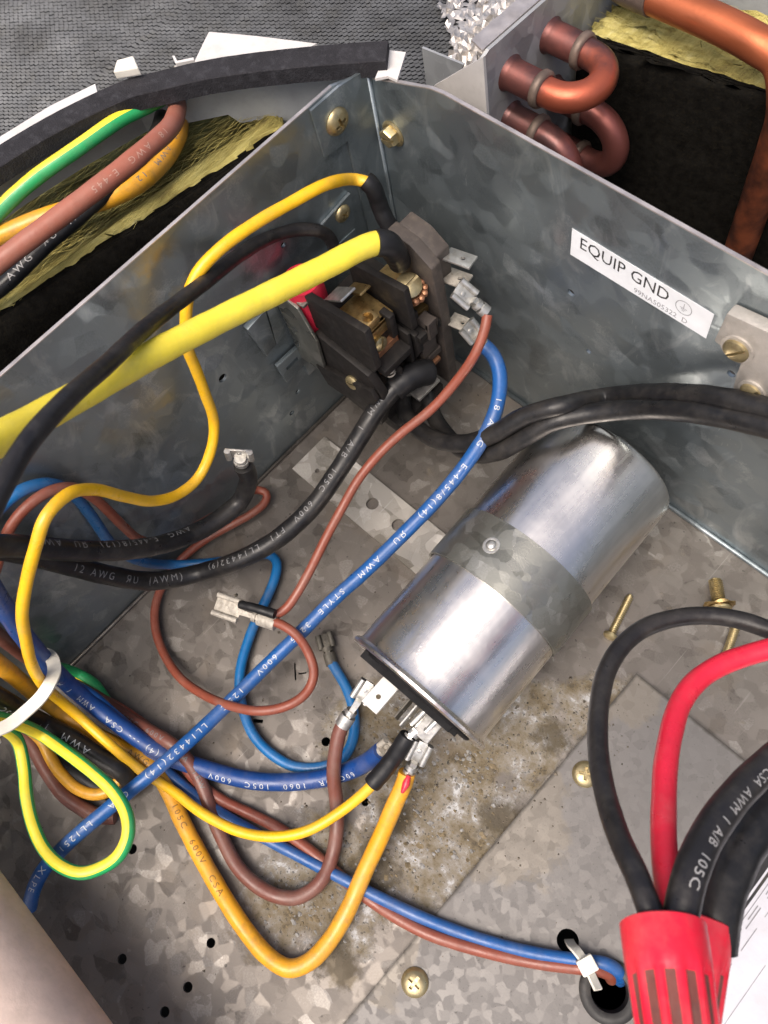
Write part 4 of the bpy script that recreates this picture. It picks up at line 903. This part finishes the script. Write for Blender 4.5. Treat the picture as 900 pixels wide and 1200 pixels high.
t, c, ins = wire('orange_wire', [(148.8, -161.1, 27.0), (150.1, -164.3, 25.0), (152.3, -172.2, 21.0), (155.3, -183.6, 15.0), (158.8, -199.1, 9.0), (163.0, -214.0, 6.0), (165.3, -225.9, 5.0), (164.9, -236.1, 5.0), (160.7, -243.4, 5.0), (151.7, -246.2, 5.0), (139.0, -245.8, 5.0), (124.0, -244.1, 5.0), (106.8, -241.4, 5.0), (89.9, -237.6, 5.0), (77.2, -233.8, 6.0), (65.9, -232.4, 7.0), (57.8, -233.9, 8.0), (40.9, -239.0, 13.0), (24.6, -242.8, 17.0), (18.0, -242.1, 31.4), (18.0, -238.1, 52.8), (18.0, -233.6, 78.5)], 3.3, 'pvc_orange',
     'thick orange yellow wire dropping in a V below the capacitor',
     prints=[('AWG  (14)  105C  600V  CSA', 3.4, 96, 'print_dark', True, 0.3)])
q = [(149.9, -163.6, 25.0), (147.3, -147.7, 36.0)]; d_ = Vector(q[1])-Vector(q[0])
crimp(q[0], d_, VIEW, t, 9.0, 7.6, 4.0, 4.5, 2.3, 'tinned')
obj('red_mark', sleeve([(150.4, -164.5, 25.6), (149.7, -162.7, 26.4), (149.2, -161.6, 27.0)], 3.9, 3.6, t, 'torn_insulation', 'pvc_orange').data if False else sweep([Vector(p) for p in [(150.4, -161.6, 29.0), (151.7, -164.4, 29.0), (152.4, -167.7, 27.5)]], circ(1.5, 8), scale=[.6, 1, .4]), 'pvc_red', t, 60)
BT = [(136.2, -162.1, 26.0), (134.3, -166.7, 20.0), (129.9, -175.5, 13.0), (122.2, -186.6, 9.0), (112.8, -197.3, 8.0), (103.0, -205.6, 8.0), (92.3, -212.3, 8.0), (82.0, -217.7, 8.0), (71.7, -223.2, 9.0), (61.8, -226.3, 12.0), (50.7, -228.3, 16.0), (40.4, -229.5, 20.0), (28.9, -231.0, 22.0), (22.0, -230.1, 33.2), (22.0, -225.5, 56.6), (22.0, -221.0, 75.0), (22.0, -216.4, 91.3), (22.0, -210.7, 110.1), (22.0, -205.5, 124.0)]
t, c, ins = wire('blue_wire', BT, 3.6, 'pvc_blue_dark', 'thick dark blue wire leaving the zip tied bundle for the capacitor',
     prints=[('60C OR  1060  105C  600V', 3.3, 17, 'print_white', False, 0.35), ('FT1   105C   A/B I   AWM  CSA ---(4)', 4.0, 27, 'print_white', True, 0.0) if False else ('(4) --- CSA  AWM  I  A/B', 3.4, 104, 'print_white', False, 0.1)])
q = [(135.2, -164.6, 23.0), (136.9, -160.1, 28.0)]; crimp(q[0], Vector(q[1])-Vector(q[0]), VIEW, t, 5, 6, 2, 3, 2.5, 'tarnished_tin')

# pair running to the grommet
t, c, ins = wire('blue_wire', [(24.0, -228.7, 46.4), (22.0, -230.5, 29.2), (28.3, -228.9, 21.0), (41.2, -227.5, 18.0), (53.1, -227.6, 14.0), (64.6, -229.4, 7.0), (77.5, -228.8, 5.0), (94.2, -226.0, 4.0), (116.5, -219.7, 4.0), (135.3, -213.6, 4.0), (153.1, -207.2, 4.5), (170.4, -201.3, 4.5), (186.8, -195.1, 4.5), (204.6, -186.6, 4.5), (220.8, -177.0, 5.0), (235.4, -166.4, 5.5), (241.8, -161.2, 6.0), (246.8, -159.6, 4.0), (250.0, -161.2, -2.0), (251.8, -164.1, -12.0), (253.2, -166.9, -24.0)], 2.3, 'pvc_blue',
     'blue wire crossing the floor to the rubber grommet')
t, c, ins = wire('brown_wire', [(20.8, -231.7, 7.0), (38.1, -226.2, 6.0), (54.6, -223.1, 5.0), (68.2, -222.8, 4.0), (81.9, -223.7, 3.5), (95.8, -221.6, 3.0), (109.7, -216.3, 3.0), (123.2, -212.0, 3.0), (139.9, -208.8, 3.0), (157.0, -206.8, 3.0), (172.7, -204.0, 3.0), (189.7, -198.3, 4.0), (207.0, -189.3, 4.5), (222.7, -179.3, 4.5), (234.7, -170.2, 5.0), (241.4, -164.3, 5.0), (246.5, -162.6, 1.0), (249.2, -165.2, -10.0), (251.9, -167.3, -24.0)], 2.3, 'pvc_brown',
     'thin brown wire running alongside the blue one into the rubber grommet')

# ------------------------------------------------------------------ the zip tied bundle at the left
t, c, ins = wire('black_wire', [(22.0, -244.7, 67.4), (22.0, -245.8, 57.8), (22.0, -248.7, 37.8), (24.4, -249.6, 22.0), (39.2, -245.2, 21.0), (52.6, -242.2, 19.0), (61.1, -240.6, 15.0), (64.3, -242.4, 9.0), (63.4, -247.9, 5.0), (56.8, -253.1, 5.0), (44.9, -256.7, 5.0), (29.3, -261.6, 5.0)], 3.9, 'pvc_black',
     'black printed wire in the left bundle turning back under the zip tie loop', prints=[('AWM   I  A/B   105C  600V', 4.0, 66, 'print_white', True, -0.1)])
t, c, ins = wire('ground_wire', [(30.0, -250.0, 67.8), (30.0, -249.3, 60.7), (30.0, -249.4, 48.5), (30.3, -250.8, 30.0), (45.1, -247.6, 30.0), (60.2, -244.4, 31.0), (72.3, -243.4, 31.0), (81.4, -245.1, 31.0), (87.3, -249.4, 31.0), (89.8, -256.8, 30.0), (87.5, -265.0, 29.0), (83.3, -271.1, 29.0), (75.7, -275.1, 29.0), (65.2, -276.8, 28.0), (54.4, -274.4, 28.0), (44.3, -270.1, 28.0), (35.0, -264.6, 28.0), (27.0, -259.4, 30.9), (26.0, -255.6, 43.7), (25.0, -255.7, 52.9)], 2.55, 'pvc_green',
     'green and yellow striped ground wire making a teardrop loop at lower left', stripe=('pvc_stripe', 2, 4))
t, c, ins = wire('brown_wire', [(8.0, -259.9, 31.3), (8.1, -263.1, 8.0), (18.2, -262.7, 8.0), (31.5, -265.1, 7.0), (45.5, -266.0, 6.0), (56.6, -263.8, 5.0), (63.4, -261.1, 5.0), (68.2, -256.6, 4.0)], 3.1, 'pvc_brown_dark', 'short stretch of brown wire under the striped loop at lower left')
t, c, ins = wire('yellow_wire', [(13.3, -258.5, 13.0), (23.7, -257.4, 12.0), (29.8, -259.5, 10.0), (38.3, -260.9, 9.0), (48.7, -260.0, 8.0), (56.6, -255.8, 8.0), (60.3, -249.3, 8.0), (59.4, -242.8, 9.0), (52.0, -242.6, 8.0), (42.2, -245.4, 8.0)], 2.5, 'pvc_amber', 'short dull yellow wire bend showing under the striped loop')
t, c, ins = wire('ground_wire', [(8.0, -232.9, 30.6), (7.0, -231.9, 15.5), (10.1, -230.0, 6.0), (19.1, -228.2, 5.0), (27.2, -229.2, 4.0), (37.7, -229.6, 4.0)], 2.4, 'pvc_green', 'short green striped wire arc behind the blue bundle', stripe=('pvc_stripe', 5, 3))
# zip tie round the bundle
zt = thing('zip_tie', (20, -215, 10), 'wide white nylon zip tie around the wire bundle at left', 'zip tie')
zc = spline([(34.0, -259.0, 66.4), (36.0, -251.7, 67.4), (37.0, -247.1, 64.9), (37.0, -240.2, 63.3), (37.0, -233.1, 63.0), (36.0, -227.8, 63.6), (32.0, -224.3, 60.7), (26.0, -222.5, 58.5), (18.0, -224.6, 53.6), (12.0, -228.1, 50.9)], 1.2)
obj('strap', sweep(zc, rnd_rect(1.1, 4.8), up=(0.9, 0.4, 0.1)), 'nylon', zt, 30)
T_ = tangents(zc)
obj('head', box(zc[2]-Vector((0, 0, 1)), (8, 10, 5.5), (T_[2].cross(Vector((0, 0, 1))), T_[2], T_[2].cross(Vector((0, 0, 1))).cross(T_[2])), 0.8), 'nylon', zt)
# small zip tie at the grommet
z2 = thing('zip_tie', (237, -165, 0), 'small white zip tie holding the blue and brown pair by the grommet', 'zip tie')
zq = [Vector(p) for p in [(229.3, -164.2, -3.0), (230.5, -164.7, 3.0), (231.8, -164.6, 8.5), (234.4, -165.0, 9.5), (237.5, -165.7, 9.0), (241.1, -167.4, 9.0), (244.8, -169.0, 10.5)]]
zc = spline(zq, 1.0); obj('strap', sweep(zc, rnd_rect(1.0, 3.4), up=(0.7, 0.7, 0)), 'nylon', z2, 30)
d_ = (zq[5]-zq[3]).normalized()
obj('head', box(zq[4]+Vector((0, 0, 0.6)), (6.2, 5.6, 4.2), (d_.cross(Vector((0, 0, 1))), d_, Vector((0, 0, 1))), 0.7), 'nylon', z2)

# ------------------------------------------------------------------ right hand wires and wire connectors
t, c, ins = wire('black_wire', [(229.5, -148.7, 146.0), (226.6, -146.7, 146.0), (223.3, -144.8, 147.0), (218.0, -141.5, 144.0), (212.0, -137.7, 138.0), (205.4, -132.8, 130.0), (199.0, -126.0, 123.0), (193.7, -119.3, 117.0), (188.4, -110.7, 111.0), (184.1, -101.4, 106.0), (182.3, -91.6, 102.0), (184.0, -81.6, 99.0), (189.0, -72.6, 97.0), (195.3, -65.7, 96.0), (202.8, -61.2, 96.0), (211.4, -57.8, 96.0), (222.2, -55.3, 96.0)], 2.75, 'pvc_charcoal',
     'thin black wire arching up from the front red wire connector')
t, c, ins = wire('red_wire', [(232.1, -146.6, 146.0), (227.7, -142.1, 144.0), (224.7, -138.3, 140.0), (219.9, -130.7, 132.0), (214.9, -122.0, 125.0), (210.4, -113.5, 119.0), (206.5, -104.9, 114.0), (204.1, -96.3, 110.0), (203.8, -87.6, 107.0), (206.1, -78.7, 105.0), (209.7, -71.5, 104.0), (213.8, -65.4, 104.0), (220.3, -57.0, 104.0)], 3.05, 'pvc_red',
     'bright red wire curving from the wire connectors out to the right')
t, c, ins = wire('black_cable', [(232.8, -146.5, 145.0), (229.7, -143.1, 146.0), (225.8, -134.7, 146.0), (224.5, -124.8, 141.0), (224.8, -113.6, 135.0), (225.8, -104.3, 130.0), (227.3, -97.1, 127.0), (230.7, -83.5, 122.0)], 3.8, 'pvc_charcoal',
     'heavy black cable with white print entering the front red wire connector', prints=[('--- CSA  AWM  I  A/B  105C', 3.2, 16, 'print_mid', True, -0.1, 1.0, 1.12)])
t, c, ins = wire('black_cable', [(242.2, -140.1, 118.0), (239.5, -135.2, 119.0), (236.0, -125.7, 118.0), (234.5, -116.5, 116.0), (234.8, -107.5, 114.0), (235.7, -98.7, 112.0), (238.3, -84.6, 110.0)], 6.2, 'pvc_black',
     'heavy unprinted black cable entering the rear red wire connector')
def wire_nut(p, d, r, L, label):
    t = thing('wire_connector', Vector(p)+Vector(d).normalized()*L, label, 'wire connector')
    d = Vector(d).normalized(); x, y, z = frame(d); p = Vector(p); V, F, fm = [], [], []
    seg = 96; rows = [(0.0, 0.93, 0), (0.4, 1.0, 0), (2.0, 1.0, 0), (7.0, 0.985, 0), (9.6, 0.97, 0.15), (10.6, 0.965, 1), (L*0.55, 0.925, 1), (L*0.85, 0.85, 1), (L*0.93, 0.80, 0.3), (L*0.97, 0.66, 0), (L, 0.45, 0)]
    for h, k, g_ in rows:
        for i in range(seg):
            a = 2*math.pi*i/seg; fl = 1 if (i % 8) in (0, 1, 2, 3, 4) else 0
            rr = r*k - (0.075*r*g_ if fl else 0)
            V.append(tuple(p+d*h+(x*math.cos(a)+y*math.sin(a))*rr))
    for k in range(len(rows)-1):
        for i in range(seg):
            j = (i+1) % seg; F.append((k*seg+i, k*seg+j, (k+1)*seg+j, (k+1)*seg+i))
            fm.append(1 if rows[k][2] >= 1 and rows[k+1][2] > 0.2 and (i % 8) in (0, 1, 2, 3) else 0)
    F.append(tuple(range((len(rows)-1)*seg, len(rows)*seg))); fm.append(0)
    obj('shell', (V, F), ['nut_red', 'nut_grime'], t, 50, fm)
    obj('mouth', lathe(p, d, [(r*0.93, 0), (r*0.86, 0.2), (r*0.82, 3), (r*0.5, 6)], 40), 'nut_red', t, 40)
    t['group'] = 'red wire connectors'; return t
n1 = [(227.1, -145.3, 146.0), (241.1, -161.1, 154.0)]; wire_nut(n1[0], Vector(n1[1])-Vector(n1[0]), 8.8, 34, 'bright red ribbed wire connector in front at the bottom right')
n2 = [(235.8, -137.8, 118.0), (247.3, -160.8, 122.0)]; wire_nut(n2[0], Vector(n2[1])-Vector(n2[0]), 9.4, 34, 'darker red wire connector half hidden behind the front one')

# ------------------------------------------------------------------ loose screws
def loose_screw(name, a, b, rh, rs, label, washer=False):
    a, b = Vector(a), Vector(b); d = (b-a).normalized(); L = (b-a).length
    t = thing(name, (a+b)/2-Vector((0, 0, rh)), label, 'screw', 'loose screws on the floor')
    obj('head', lathe(a, d, [(0.6, -1.2), (rh*0.7, -1.0), (rh, -0.2), (rh, 0.9), (rs, 1.3)], 20), 'yellow_zinc', t, 40)
    # threaded shank: helical ridge
    V, F = [], []; n = 12; turns = int(L/0.9); rows = turns*6
    for k in range(rows+1):
        h = 1.2+(L-1.2)*k/rows
        for i in range(n):
            a_ = 2*math.pi*i/n; w = rs*(1+0.16*math.cos(a_-2*math.pi*k/6)) * (1 if k < rows*0.93 else 1-0.5*(k-rows*0.93)/(rows*0.07))
            V.append((w*math.cos(a_), w*math.sin(a_), h))
    x, y, z = frame(d); V = [tuple(a+x*p[0]+y*p[1]+z*p[2]) for p in V]
    for k in range(rows):
        for i in range(n): j = (i+1) % n; F.append((k*n+i, k*n+j, k*n+n+j, k*n+n+i))
    F.append(tuple(range(rows*n, rows*n+n)))
    obj('shank', (V, F), 'yellow_zinc', t, 60)
    if washer:
        w = lathe(a+d*1.2, d, [(rs*1.1, 0), (rh*1.35, 0.2), (rh*1.4, 0.9), (rs*1.1, 1.1)], 18)
        w = ([tuple(Vector(p)+d*(0.5*math.sin(i*1.9))) for i, p in enumerate(w[0])], w[1]); obj('toothed_washer', w, 'brass', t, 40)
    return t
s1 = [(170.7, -64.5, 2.5), (166.0, -44.4, 1.6)]; loose_screw('loose_screw', s1[0], s1[1], 3.0, 1.5, 'brass coloured loose screw lying just right of the capacitor')
s2 = [(196.7, -27.1, 4.5), (187.6, -17.3, 4.0)]; loose_screw('loose_screw', s2[0], s2[1], 4.6, 2.5, 'thick loose screw with toothed washer above the black wire', True)
s3 = [(211.0, -45.8, 2.8), (204.3, -24.2, 1.8)]; loose_screw('loose_screw', s3[0], s3[1], 3.2, 1.6, 'loose screw lying between the black and red wires at right')

# ------------------------------------------------------------------ wires outside, upper left
t, c, ins = wire('ground_wire', [(-64.2, -146.9, 140.0), (-65.3, -119.4, 145.0), (-62.7, -103.7, 148.0), (-58.7, -85.8, 150.0), (-57.3, -67.6, 149.0), (-57.7, -55.9, 146.0), (-63.0, -45.0, 140.0), (-74.0, -31.9, 130.0)], 2.7, 'pvc_green', 'green and yellow striped wire under the foam tape at top left', stripe=('pvc_stripe', 1, 4))
t, c, ins = wire('brown_wire', [(-38.6, -154.4, 152.0), (-35.5, -133.9, 154.0), (-32.7, -113.7, 155.0), (-31.4, -92.6, 155.0), (-33.1, -73.2, 153.0), (-38.7, -59.7, 149.0), (-49.6, -49.3, 143.0), (-66.4, -40.3, 135.0), (-86.4, -33.0, 125.0)], 3.35, 'pvc_tan', 'light brown wire bending up under the foam tape at top left',
     prints=[('18  AWG  E-445', 3.0, 66, 'print_tan', True, 0.5)])
t, c, ins = wire('orange_wire', [(-73.3, -142.4, 138.0), (-63.6, -125.0, 139.0), (-55.2, -107.6, 139.0), (-44.5, -91.9, 139.0), (-41.0, -79.1, 138.0), (-43.4, -65.8, 136.0), (-51.7, -52.6, 133.0), (-62.1, -44.3, 130.0), (-83.1, -35.0, 122.0)], 3.3, 'pvc_orange', 'orange yellow wire bending beneath the light brown wire at top left',
     prints=[('14  AWM  12', 3.0, 40, 'print_dim', True, 0.2)])
t, c, ins = wire('black_wire', [(-51.1, -152.9, 134.0), (-45.7, -134.6, 138.0), (-44.7, -118.7, 140.0), (-43.4, -99.5, 141.0), (-45.2, -78.0, 141.0), (-50.1, -63.1, 140.0), (-58.6, -52.4, 137.0), (-72.9, -44.5, 131.0), (-90.4, -38.3, 122.0)], 2.9, 'pvc_black', 'black printed wire beneath the light brown wire at top left',
     prints=[('AWG  \u042fU  AWM', 3.4, 20, 'print_mid', False, -0.2)])

# ------------------------------------------------------------------ printed sheets at the bottom corners
def sheet(name, grid, mat, label, thick=0.35):
    V, F = [], []; n = len(grid[0])
    for row in grid: V += [tuple(p) for p in row]
    for i in range(len(grid)-1):
        for j in range(n-1): F.append((i*n+j, i*n+j+1, i*n+n+j+1, i*n+n+j))
    t = thing(name, min(V, key=lambda p: p[2]), label, 'printed sheet')
    o = obj('sheet', (V, F), mat, t, 180); md = o.modifiers.new('t', 'SOLIDIFY'); md.thickness = thick*MM; md.offset = -1
    return t
e0, e1 = (Vector(p) for p in [(42.7, -289.4, 70.0), (153.4, -288.9, 70.0)])
ed = (e1-e0).normalized(); en = Vector((0, 0, 1)).cross(ed); en = en if en.dot(Vector((-0.3, -1, 0))) > 0 else -en
grid = []
RR = 26.0
for i in range(30):
    if i < 18:
        a = math.radians(-55+145*i/17)          # outwards and down at the edge, flat on top
        off = en*(RR*(1-math.cos(a))) + Vector((0, 0, RR*(math.sin(a)-1)))
    else: off = en*(RR+(i-17)*7) + Vector((0, 0, (i-17)*0.25))
    grid.append([e0+ed*((e1-e0).length*(k/12*1.6-0.3))+off for k in range(13)])
roll = sheet('printed_sheet', grid, 'paper_cream', 'cream printed cover sheet with rolled edge at the lower left corner')
def rule(parent, a, b, w, n, mat='ink_grey', nm='printed_line'):
    a, b = Vector(a), Vector(b); d = (b-a).normalized(); s = Vector(n).cross(d).normalized()*w/2; l = Vector(n).normalized()*0.12
    return obj(nm, ([tuple(a-s+l), tuple(b-s+l), tuple(b+s+l), tuple(a+s+l)], [(0, 1, 2, 3)]), mat, parent)
top0 = e0+en*36+Vector((0, 0, 0.36)); LN = (e1-e0).length
rule(roll, top0+ed*LN*0.42+en*2, top0+ed*LN*0.80+en*2, 0.35, (0, 0, 1))
rule(roll, top0+ed*LN*0.40+en*10, top0+ed*LN*0.55+en*9, 0.3, (0, 0, 1))
# white wiring sheet, lower right
c4 = [Vector(p) for p in [(259.5, -94.8, 30.0), (260.1, -127.1, 30.0), (270.7, -163.1, 30.0), (297.9, -140.8, 46.0), (285.6, -103.4, 46.0)]]
ws = thing('printed_sheet', (260, -160, 2), 'white printed sheet with black border line at the lower right corner', 'printed sheet')
pl_n = (c4[1]-c4[0]).cross(c4[3]-c4[0]).normalized(); pl_n = pl_n if pl_n.z > 0 else -pl_n
P0, PU = c4[0], (c4[1]-c4[0]).normalized(); PV = pl_n.cross(PU); PV = PV if PV.dot(c4[3]-c4[0]) > 0 else -PV
def onp(u, v): return P0+PU*u+PV*v
obj('sheet', prism([onp(-30, 0), onp(70, 0), onp(70, 90), onp(-30, 90)], -pl_n, 0.4), 'paper_white', ws)
rule(ws, onp(-30, 1.2), onp(70, 1.2), 0.9, pl_n, 'ink'); rule(ws, onp(-30, 2.8), onp(70, 2.8), 0.3, pl_n)
random.seed(3)
for v_, w_ in ((4.0, 0.45), (5.0, 0.4), (7.4, 0.35), (15.0, 0.2), (25.0, 0.2)):
    u = -25.0
    while u < 65:
        L = random.uniform(2, 9) if v_ < 14 else random.uniform(14, 30)
        rule(ws, onp(u, v_), onp(u+L, v_), w_*random.uniform(.5, 1), pl_n, 'ink_grey'); u += L+random.uniform(1, 5)

# ------------------------------------------------------------------ grit and flaked corrosion on the floor
random.seed(11); V, F = [], []
for _ in range(900):
    cx0, cy0, sg = random.choice(((148, -152, 18), (163, -112, 16), (150, -196, 16), (184, -98, 10), (176, -140, 12), (120, -180, 40), (90, -120, 40)))
    x, y = random.gauss(cx0, sg), random.gauss(cy0, sg)
    if x < 6 or y > -4: continue
    z = 2.1 if (x > 188.5 and y < -70.5) else 0.0
    r = abs(random.gauss(0, 0.28))+0.12; b = len(V)
    ring = [(x+r*random.uniform(.5, 1.3)*math.cos(a), y+r*random.uniform(.5, 1.3)*math.sin(a), z+0.01) for a in (0, 1.3, 2.5, 3.8, 5.0)]
    V += ring+[(x, y, z+r*random.uniform(.4, 1.0))]
    F += [(b+i, b+(i+1) % 5, b+5) for i in range(5)]
simple('grit', (0.10, 0.085, 0.065), 0.9, 0, 0.8, 500)
gr = obj('grit', (V, F), 'grit'); gr['kind'] = 'stuff'; gr['label'] = 'dark grit and flakes scattered over the corroded floor'; gr['category'] = 'grit'

# raised flakes of white and tan corrosion below the capacitor terminals
random.seed(23)
def flakes(n, spots, col, name, label, rmax):
    V, F = [], []
    for _ in range(n):
        cx0, cy0, sg = random.choice(spots); x, y = random.gauss(cx0, sg), random.gauss(cy0, sg)
        if x < 8 or y > -6 or x > 186.5: continue
        r = min(rmax, 0.18+random.expovariate(1/0.34)); k = 9; b = len(V); ph = random.random()*6; el = random.uniform(.5, 1)
        for q, zz in ((1.0, 0.0), (0.72, 0.34), (0.35, 0.52)):
            for i in range(k):
                a = 2*math.pi*i/k+ph; rr = r*q*random.uniform(.65, 1.3)
                V.append((x+rr*math.cos(a), y+rr*el*math.sin(a), 0.01+zz*0.7*min(r, 0.8)*random.uniform(.5, 1.1)))
        V.append((x, y, 0.36*min(r, 0.8)*random.uniform(.6, 1.1)))
        for ring in range(2):
            for i in range(k): j = (i+1) % k; F.append((b+ring*k+i, b+ring*k+j, b+ring*k+k+j, b+ring*k+k+i))
        F += [(b+2*k+i, b+2*k+(i+1) % k, b+3*k) for i in range(k)]
    simple(name+'_material', col, 0.95, 0, 0.45, 420, 1.0, 1500, 0.2, dirt=(0.07, 0.055, 0.03), dirtf=0.7)
    o = obj(name, (V, F), name+'_material', None, 180); o['kind'] = 'stuff'; o['label'] = label; o['category'] = 'corrosion'
SP = ((148, -160, 11), (152, -208, 9), (132, -156, 9), (170, -170, 9), (160, -185, 12), (165, -140, 9), (146, -226, 7))
flakes(460, SP, (0.23, 0.225, 0.215), 'white_corrosion', 'whitish crusty corrosion flakes on the floor below the capacitor', 1.25)
flakes(420, SP, (0.17, 0.135, 0.085), 'brown_corrosion', 'brown crusty dirt on the floor below the capacitor terminals', 1.5)
